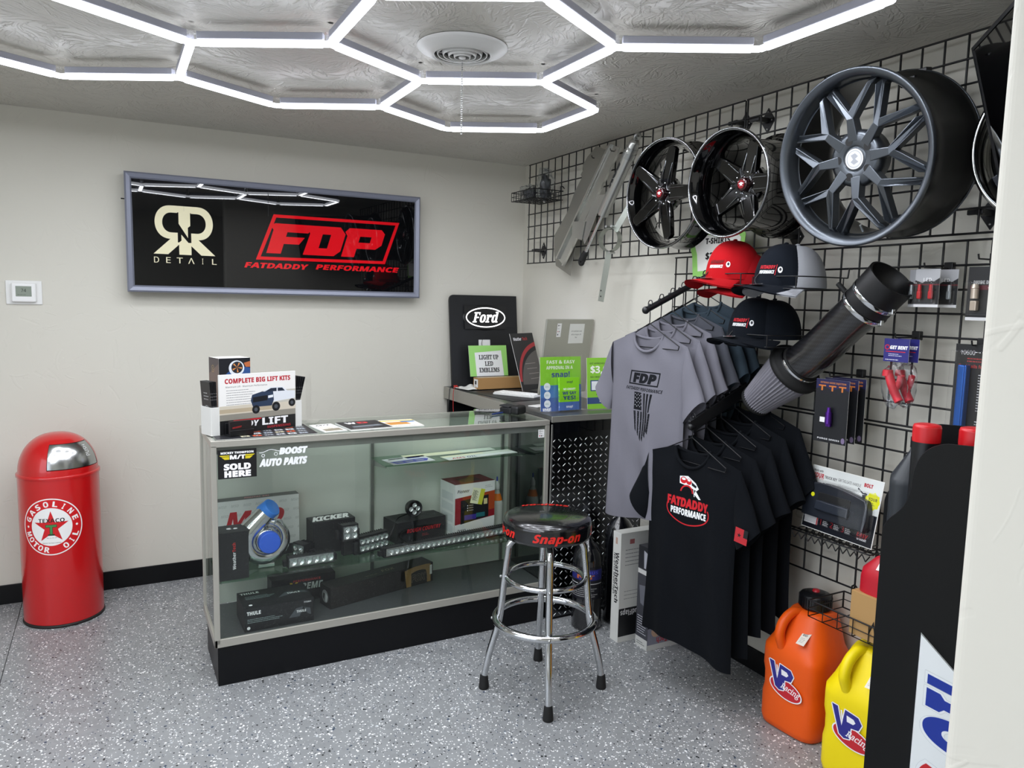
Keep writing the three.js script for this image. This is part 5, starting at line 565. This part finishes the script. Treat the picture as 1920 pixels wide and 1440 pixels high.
hang('bulb_pack', 'larger black bulb pack with two clear bulbs beside the divider wall', 'bulb pack', .12, .16, -.14, 1.695, 3.105, canvas(300, 400, (g) => { rect(g, '#17181a', 0, 0, 300, 400); word(g, 'DIODE DYNAMICS', 160, 116, 34, '#e6e6e6', { font: 'serif', w: 240 }); rect(g, '#5d1826', 20, 138, 280, 34); lines(g, '#caa', 150, 156, 110, 1, 6, 8); rect(g, '#dcdcdc', 0, 376, 300, 24); }), undefined, 0, (t) => { for (const x of [-.03, .03]) mesh('bulb', [cyl(.011, .011, .03, 14, x, -.062, .014), rbox(.02, .03, .016, .003, x, -.098, .012), cyl(.009, .011, .012, 14, x, -.04, .014)], std(0xcdbfae, .25, .5), t, 'clear bulb with amber core'); mesh('blister', rbox(.11, .1, .03, .006, 0, -.075, .015), clearPlastic, t); });
hookThing('black hook carrying the tall fuel rail pack', .06, 1.478, 3.07);
hang('rail_pack', 'tall clear pack with a blue metal rail on black card', 'rail pack', .125, .36, -.118, 1.462, 3.075, canvas(300, 860, (g) => { rect(g, '#17181a', 0, 0, 300, 860); word(g, '10600', 90, 60, 48, '#ddd', { bold: false, w: 110 }); lines(g, '#a33', 90, 104, 190, 2, 20, 9); word(g, 'Fuel Rails for Ford', 160, 160, 34, '#c2302c', { w: 260 }); lines(g, '#ccc', 180, 220, 110, 14, 20, 7); lines(g, '#ccc', 180, 560, 110, 6, 20, 7); }), undefined, 0, (t) => { mesh('rail', [rbox(.028, .29, .024, .004, -.025, -.19, .014), rbox(.02, .29, .03, .004, -.025, -.19, .014)], std(0x2a62b8, .28, .6), t, 'blue anodised rail'); mesh('bracket', extrude([[-.016, 0], [.016, 0], [.004, .04], [-.004, .04]], .006).translate(.03, -.28, .006), std(0x2a62b8, .28, .6), t, 'blue bracket'); mesh('blister', rbox(.12, .33, .035, .006, 0, -.165, .018), clearPlastic, t); });
// tailgate handle package on its little wire shelf
{ const t = onWall('handle_pack', 'clear pack with a dark vehicle handle leaning on the grid', 'handle pack', -.165, .765, 2.66, undefined, -.05); t.rotation.x = -.18; t.rotation.z = -.0;
  const W = .31, H = .235; mesh('backing_card', rbox(W, H, .002, .0008, 0, H / 2, 0), paper, t); mesh('printed_front', plane(W - .006, H - .006, 0, H / 2, .0016), printed(canvas(930, 700, (g) => { rect(g, '#dfe2de', 0, 0, 930, 360); rect(g, '#1b1d24', 0, 360, 930, 340); word(g, 'Works with', 90, 46, 34, '#222', { w: 130 }); word(g, 'YOUR', 100, 100, 72, '#b3202c', { w: 150, heavy: 3 }); word(g, 'TRUCK KEY', 270, 100, 44, '#222', { w: 170 }); word(g, 'GM TAILGATE HANDLE', 520, 90, 44, '#222', { w: 300, bold: false }); lines(g, '#888', 380, 140, 280, 3, 16, 5); word(g, 'BOLT', 760, 70, 52, '#b3202c', { w: 110, heavy: 4 }); g.lineWidth = 14; g.strokeStyle = '#33363c'; g.beginPath(); g.moveTo(640, 120); g.lineTo(720, 170); g.stroke(); disc(g, '#33363c', 740, 186, 34); const st = []; for (let i = 0; i < 18; i++) { const r = i % 2 ? 84 : 98; st.push([840 + r * Math.cos(i * PI / 9), 220 + r * Math.sin(i * PI / 9)]); } path(g, '#e6e60e', st); word(g, 'YOUR', 842, 200, 42, '#222', { w: 110 }); lines(g, '#555', 800, 240, 80, 2, 18, 6); for (let i = 0; i < 3; i++) { word(g, String(i + 1), 250 + i * 150, 600, 80, '#c22c34', { bold: false }); lines(g, '#ddd', 280 + i * 150, 584, 80, 3, 18, 9); } word(g, 'Easy', 800, 590, 70, '#c22c34', { skew: .2, w: 140 }); word(g, 'to install!', 800, 640, 34, '#eee', { w: 120 }); rect(g, '#e8e8e8', 20, 560, 190, 90); rect(g, '#c22', 190, 560, 16, 90); }), .3), t);
  const hs = new THREE.Shape(); hs.moveTo(-.135, .055); hs.lineTo(.125, .055); hs.quadraticCurveTo(.14, .12, .115, .155); hs.quadraticCurveTo(-.02, .185, -.105, .17); hs.quadraticCurveTo(-.14, .13, -.135, .055); mesh('handle_body', extrude(hs, .022, .005).translate(0, 0, .006), std(0x20242c, .35), t, 'dark moulded handle'); mesh('handle_recess', rbox(.14, .05, .004, .002, -.005, .12, .034), M(0x0a0b0e, .5), t, 'dark finger recess'); mesh('handle_lever', rbox(.145, .036, .016, .006, -.005, .098, .037), std(0x2a2f38, .28), t); mesh('key_mark', cyl(.008, .008, .002, 12).rotateX(PI / 2).translate(-.1, .13, .034), M(0xe0e010, .5), t, 'yellow key symbol'); mesh('blister', rbox(W - .01, .16, .05, .014, 0, .11, .028), clearPlastic, t, 'clear blister'); }
{ const t = thing('wire_shelf', 'narrow black wire shelf under the handle package', 'shelf', [0, 0, 0]), g = []; for (const x of [-.2, -.12]) { g.push(...poly([[x, .755, 2.5], [x, .755, 2.83]], .003)); const z = []; for (let i = 0; i <= 22; i++) z.push([x, .75 - (i % 2) * .022, 2.5 + i * .015]); g.push(...poly(z, .0022)); } for (let i = 0; i < 12; i++) g.push(...poly([[-.2, .755, 2.5 + i * .03], [GX, .755, 2.5 + i * .03]], .002)); mesh('wire_body', g, blackWire, t); }
// ---------- low basket, cans and jugs ----------
basket('wire_basket', 'low black wire basket with red can and brown carton', -.275, -.09, .49, .55, 2.66, 3.2, .06);
const roundSection = (hw, hd, y, cz, n = 40, e = 3.2) => Array.from({ length: n }, (_, i) => { const a = i / n * 2 * PI, c = Math.cos(a), s = Math.sin(a); return [hw * Math.sign(c) * Math.abs(c) ** (2 / e), y, cz + hd * Math.sign(s) * Math.abs(s) ** (2 / e)]; });
function loft(secs) { const n = secs[0].length, p = secs.concat([secs[secs.length - 1].map(q => [0, q[1], 0])]); return grid(n, secs.length - 1, (u, v) => secs[Math.round(v * (secs.length - 1))][Math.round(u * n) % n]); }
const vpTex = canvas(512, 512, (g) => { g.save(); g.translate(256, 256); g.rotate(.18); disc(g, '#f2f0f0', 36, 70, 206, 112); disc(g, '#c3202c', 36, 70, 192, 100); g.restore(); const sh = (o, c, pts) => path(g, c, pts.map(([x, y]) => [x + o, y])); for (const [c, e] of [['#f2f0f0', 10], ['#2b2a86', 0]]) { g.lineJoin = 'round'; const vp = [[60, 60], [120, 66], [170, 250], [196, 70], [330, 92], [368, 150], [340, 220], [264, 232], [256, 350], [200, 366], [150, 340]]; if (e) { path(g, c, [...vp, vp[0]], true, 22); } path(g, c, vp); } path(g, '#f2f0f0', [[214, 120], [286, 132], [306, 160], [284, 186], [220, 184]]); path(g, '#f2f0f0', [[150, 90], [166, 94], [180, 190], [174, 230]]); word(g, 'Racing', 340, 318, 92, '#f4f2f2', { skew: .3, w: 230, bold: false, heavy: 3, rot: .15, font: 'serif' }); });
function jug(label, pos, turn, c, capped) {
  const t = thing('fuel_jug', label, 'fuel jug', pos, turn), pm = phys(c, .42, { specularIntensity: .7 }), hw = .118;
  const S = [[.1, 0], [.112, .006], [.117, .03], [.1175, .12], [.113, .15], [.1135, .2], [.118, .23], [.118, .285], [.1165, .31], [.108, .34], [.076, .435], [.068, .45], [.055, .456], [.0001, .457]].map(([h, y]) => roundSection(h, h, y, y > .32 ? -(y - .32) * .22 : 0, 44, y > .32 ? 3 : 4.5));
  mesh('body', loft(S), pm, t); mesh('handle', tube([[-.03, .32, .1], [-.035, .37, .112], [-.035, .415, .095], [-.03, .445, .05], [-.02, .44, .02]], .0175, 40, 12), pm, t); mesh('logo', plane(.17, .17, .0, .2, .1195), decal(vpTex, .4), t, 'blue and red racing emblem'); mesh('price_label', plane(.03, .075).rotateX(-1.0).rotateY(.1).translate(.045, .385, .082), printed(canvas(80, 200, (g) => { rect(g, '#e9e4d6', 0, 0, 80, 200); rect(g, '#c8642c', 0, 0, 80, 24); lines(g, '#333', 14, 50, 50, 6, 8, 5); lines(g, '#888', 14, 120, 50, 4, 16, 4); })), t);
  t.scale.set(1.06, 1, 1.04); if (capped) { const prof = [[0, .52], [.03, .52], [.032, .514], [.05, .512], [.054, .505], [.055, .465], [.05, .46], [.045, .445], [.045, .43]]; const cg = lathe(prof, 60), p = cg.attributes.position; mesh('cap', cg.translate(0, 0, -.03), blackPlastic, t, 'black screw cap'); mesh('cap_ribs', Array.from({ length: 36 }, (_, i) => box(.003, .038, .003, .0555, .485, 0).rotateY(i * PI / 18).translate(0, 0, -.03)), blackPlastic, t); mesh('cap_center', lathe([[0, .528], [.011, .528], [.013, .52]], 20).translate(0, 0, -.03), M(0xa81a26, .4), t, 'red centre button'); mesh('vent_cap', cyl(.012, .012, .025, 14, -.062, .43, -.02), blackPlastic, t); }
  return t;
}
jug('orange racing fuel jug with black screw cap', [-.152, 0, 2.565], WT + .07, 0xea5a10, true);
jug('yellow racing fuel jug beside the orange one', [-.205, 0, 2.885], WT + .1, 0xf2d90a, false);
{ const t = thing('fuel_can', 'red plastic fuel can in the low basket', 'fuel can', [-.18, .494, 2.92], WT + .05); const S = [[.085, 0], [.095, .01], [.1, .05], [.1, .2], [.095, .23], [.06, .27], [.03, .285], [.0001, .29]].map(([h, y]) => roundSection(h, h * .78, y, 0, 40, 4)); mesh('body', loft(S), std(0xb91a2a, .4), t); mesh('handle', tube([[.0, .25, .05], [0, .3, .03], [0, .3, -.03], [0, .25, -.05]], .014, 24, 10), std(0xb91a2a, .4), t); mesh('tag', plane(.1, .06).rotateX(-.75).translate(.02, .262, .052), printed(canvas(200, 120, (g) => { rect(g, '#eceae6', 0, 0, 200, 120); rect(g, '#222', 40, 10, 150, 50); rect(g, '#c22', 20, 80, 40, 24); lines(g, '#777', 70, 84, 110, 2, 14, 6); })), t, 'white printed tag'); }
{ const t = thing('brown_carton', 'small brown carton at the front of the low basket', 'box', [-.252, .4945, 2.885], WT - .05); mesh('carton', rbox(.13, .15, .035, .002, 0, .075, 0), M(0xb08a56, .85), t); mesh('mark', plane(.05, .05, .03, .05, .0182), decal(canvas(64, 64, (g) => path(g, '#1a1714', [[10, 60], [30, 10], [40, 56], [60, 14]], true, 6))), t); }

// ---------- oil rack beside the divider ----------
{
  const t = thing('oil_rack', 'black display rack with blue and red raised brand sign', 'display rack', [-.93, 0, 3.38], -.963), bm = phys(0x080a0c, .45, { specularIntensity: .6 });
  const side = () => { const s = new THREE.Shape(); s.moveTo(.006, 0); s.lineTo(.004, .4); s.lineTo(-.004, .42); s.lineTo(-.004, 1.085); s.quadraticCurveTo(-.002, 1.112, .016, 1.128); s.quadraticCurveTo(.044, 1.155, .047, 1.2); s.quadraticCurveTo(.046, 1.29, .11, 1.298); s.lineTo(.4, 1.296); s.lineTo(.4, 0); s.closePath(); return s; };
  for (const z of [-.006, -.32]) mesh('side_panel', extrude(side(), .006).translate(0, 0, z), bm, t, 'black side panel with curved front');
  mesh('back_panel', span(.394, .4, 0, 1.3, -.32, 0), bm, t); for (const [y, x0] of [[.08, .01], [.4, .01], [.72, .01], [1.03, .03]]) mesh('shelf', span(x0, .394, y, y + .012, -.314, -.006), bm, t);
  const logo = canvas(1200, 420, (g) => { const f = (s, x, w, c) => { word(g, s, x, 225, 500, '#e9eef2', { skew: .32, w: w + 20, heavy: 44 }); }; f('AMS', 300, 520); f('OIL', 830, 380); word(g, 'AMS', 300, 225, 500, '#c4202a', { skew: .32, w: 520, heavy: 20 }); word(g, 'OIL', 830, 225, 500, '#17349a', { skew: .32, w: 380, heavy: 20 }); disc(g, '#e9eef2', 1110, 320, 44, 44, 22); });
  mesh('brand_sign', extrude([[.088, .29], [.088, .875], [.16, .8], [.29, .8], [.29, .29]], .012).translate(0, 0, .0005), M(0xe9eef0, .4), t, 'raised white sign backing'); mesh('brand_lettering', new THREE.PlaneGeometry(.6, .19).rotateZ(PI / 2).translate(.188, .58, .0135), decal(logo, .35), t, 'blue and red slanted letters');
  const local = (x, y, z) => V(x, y, z).applyEuler(new THREE.Euler(0, -.963, 0)).add(V(-.93, 0, 3.38)).toArray();
  const can = (label, x, z) => { const k = thing('spray_can', label, 'spray can', local(x, 1.0425, z), 0, 'red capped cans on the rack'); mesh('can', lathe([[0, 0], [.0275, 0], [.0285, .004], [.0285, .245], [.026, .25]], 32), M(0x101114, .35), k, 'black can'); mesh('cap', lathe([[.0285, .246], [.029, .25], [.029, .278], [.027, .284], [.02, .286], [0, .286]], 32), std(0xc2141c, .35), k, 'red cap'); };
  can('black spray can with red cap at the front of the oil rack', .07, -.07); can('black spray can with red cap at the rear of the oil rack', .16, -.07);
  const b = thing('oil_bottle', 'black oil bottle with sloping grey shoulder on the rack', 'bottle', local(.062, 1.0425, -.2), -.963); mesh('bottle', loft([[.056, .042, 0], [.058, .044, .008], [.058, .044, .12], [.057, .043, .135], [.02, .02, .2], [.018, .018, .21], [.0001, .0001, .211]].map(([w, d, y]) => roundSection(w, d, y, 0, 32, 4))), std(0x2b2f33, .35), b); mesh('cap', cyl(.02, .02, .025, 20, 0, .222, 0), blackPlastic, b);
}

// ---------- stool ----------
{
  const t = thing('bar_stool', 'chrome bar stool with round black padded seat and red lettering', 'stool', [-.91, 0, 1.9], -.445), cr = std(0xcfd1d3, .1, 1), SY = .645, vinyl = phys(0x0a0b0e, .22, { clearcoat: .8, clearcoatRoughness: .08 });
  mesh('seat', lathe([[0, SY], [.15, SY], [.172, SY + .006], [.178, SY + .02], [.178, SY + .062], [.174, SY + .078], [.155, SY + .09], [.1, SY + .099], [0, SY + .102]], 72), vinyl, t, 'black vinyl seat');
  const band = canvas(2048, 128, (g) => { for (let i = 0; i < 4; i++) word(g, 'Snap-on', 256 + i * 512, 64, 110, '#d8261f', { skew: .25, w: 360, heavy: 5 }); }); mesh('band_lettering', grid(96, 2, (u, v) => [.1788 * Math.sin(u * 2 * PI - .62), SY + .014 + .052 * v, .1788 * Math.cos(u * 2 * PI - .62)]), decal(band, .35), t, 'red slanted lettering around the rim');
  const topTex = canvas(1024, 1024, (g) => { for (const r of [PI]) { g.save(); g.translate(512, 512); g.rotate(r); word(g, 'Snap-on', 0, 330, 180, '#d8261f', { skew: .25, w: 640, heavy: 8 }); g.restore(); } }); mesh('top_lettering', grid(40, 14, (u, v) => { const r = .16 * v, a = u * 2 * PI; return [r * Math.sin(a), SY + .1028 - .013 * (r / .16) ** 3.2, r * Math.cos(a)]; }, (u, v) => [.5 + .5 * v * Math.sin(u * 2 * PI), .5 - .5 * v * Math.cos(u * 2 * PI)]), decal(topTex, .3), t, 'red slanted lettering on the seat top');
  mesh('seat_plate', [cyl(.1, .1, .012, 40, 0, SY - .006, 0), cyl(.05, .05, .03, 32, 0, SY - .02, 0)], steel, t);
  for (let i = 0; i < 4; i++) { const l = mesh('leg', tube([[0, SY - .012, .06], [0, SY - .012, .12], [0, SY - .035, .148], [0, SY - .08, .156], [0, .46, .168], [0, .35, .178], [0, .27, .19], [0, .15, .222], [0, .06, .24], [0, .03, .242]], .0142, 60, 14), cr, t, 'bent chrome leg'); l.rotation.y = i * PI / 2; mesh('rubber_foot', lathe([[0, 0], [.02, 0], [.021, .006], [.0165, .055], [.013, .06]], 20).translate(0, 0, .242), blackRubber, l, 'black rubber foot'); mesh('bolt', [new THREE.SphereGeometry(.006, 10, 8).translate(0, .3, .214), new THREE.SphereGeometry(.006, 10, 8).translate(0, .475, .182)], steel, l); }
  mesh('upper_ring', torusXZ(.157, .0115, .475, 72, 12), cr, t, 'chrome ring'); mesh('foot_ring', torusXZ(.2, .015, .3, 80, 14), cr, t, 'chrome foot ring');
}
// ---------- floor goods ----------
function gasBottle(label, x, z, h, lab) { const t = thing('gas_bottle', label, 'gas bottle', [x, 0, z]), r = .073; mesh('bottle', lathe([[0, .004], [r - .012, 0], [r, .012], [r, h - .12], [r - .008, h - .08], [r - .03, h - .045], [.022, h - .03], [.02, h - .01], [0, h - .01]], 48), phys(0x0a0b0f, .2, { clearcoat: 1, clearcoatRoughness: .04 }), t); mesh('valve', [cyl(.014, .017, .035, 16, 0, h + .005, 0), cyl(.01, .01, .06, 14, 0, h + .03, 0), cyl(.011, .011, .05, 14).rotateZ(PI / 2).translate(0, h + .055, 0), cyl(.017, .017, .016, 16).rotateX(PI / 2).translate(0, h + .055, .015)], std(0x3a3a3a, .3, .9), t, 'metal valve'); if (lab) mesh('label', grid(32, 6, (u, v) => { const a = (u - .5) * 2.6 - .75; return [(r + .0008) * Math.sin(a), .16 + .16 * v, (r + .0008) * Math.cos(a)]; }), printed(canvas(512, 400, (g) => { rect(g, '#14141c', 0, 0, 512, 400); rect(g, '#262870', 0, 30, 512, 130); word(g, 'NITROUS', 256, 66, 50, '#4a4cc0', { w: 360 }); word(g, 'NT', 256, 120, 66, '#cc6a34', { w: 260 }); rect(g, '#ddd', 0, 200, 512, 8); lines(g, '#aaa', 30, 240, 430, 6, 24, 9); }), .3), t, 'blue and orange label'); return t; }
gasBottle('black gas bottle with blue label beside the tread plate', -.415, 1.475, .46, true); gasBottle('black gas bottle half hidden behind the white carton', -.235, 1.485, .56, false);
const wtSpine = canvas(160, 1200, (g) => { word(g, 'WeatherTech', 94, 500, 90, '#1c1d20', { rot: PI / 2, w: 560, heavy: 2 }); word(g, 'No-Drill MudFlaps', 44, 460, 60, '#333', { rot: PI / 2, w: 460 }); rect(g, '#b98', 50, 60, 40, 70); }, '#dcdcd6');
carton('mudflap_carton', 'tall white carton with sideways lettering standing beside the gas bottle', 'box', [.27, .525, .06], [-.25, 0, 1.667], 0, M(0xd6d6d0, .6), { left: wtSpine, front: canvas(600, 1160, (g) => { rect(g, '#dcdcd6', 0, 0, 600, 1160); rect(g, '#1a1b1d', 0, 800, 600, 300); word(g, 'MudFlaps', 160, 850, 80, '#e8e8e8', { rot: PI, w: 280 }); rect(g, '#2c2d2f', 330, 330, 200, 240); lines(g, '#777', 60, 180, 460, 5, 40, 7); rect(g, '#a66', 110, 70, 60, 50); lines(g, '#888', 60, 620, 300, 3, 40, 6); }) });
carton('mudflap_carton', 'shorter carton with grey photographs standing in front of the white carton', 'box', [.26, .48, .085], [-.185, 0, 1.784], 0, M(0x3c3d44, .5), { left: canvas(200, 1100, (g) => { rect(g, '#3e3f46', 0, 0, 200, 1100); rect(g, '#23242a', 0, 0, 200, 240); path(g, '#b9bac2', [[90, 40], [150, 60], [130, 230], [100, 230]]); rect(g, '#d6d6d2', 0, 250, 200, 50); path(g, '#6d6f78', [[30, 430], [160, 410], [130, 640], [60, 620]]); lines(g, '#cfd0d6', 20, 760, 160, 8, 26, 8); rect(g, '#cfcfca', 0, 990, 200, 110); lines(g, '#555', 20, 1040, 150, 2, 22, 8); }), front: canvas(600, 1100, (g) => { rect(g, '#1d1e24', 0, 0, 600, 1100); rect(g, '#8b8c9a', 0, 860, 600, 240); rect(g, '#d6d6d2', 0, 1040, 600, 60); disc(g, '#c9a890', 110, 900, 60); word(g, 'WeatherTech', 330, 1000, 90, '#b8262c', { rot: PI, w: 420 }); rect(g, '#b58a50', 120, 760, 90, 60); }) });

scene.traverse(o => { if (o.isMesh) { o.castShadow = true; o.receiveShadow = true; } });
renderer.render(scene, camera);
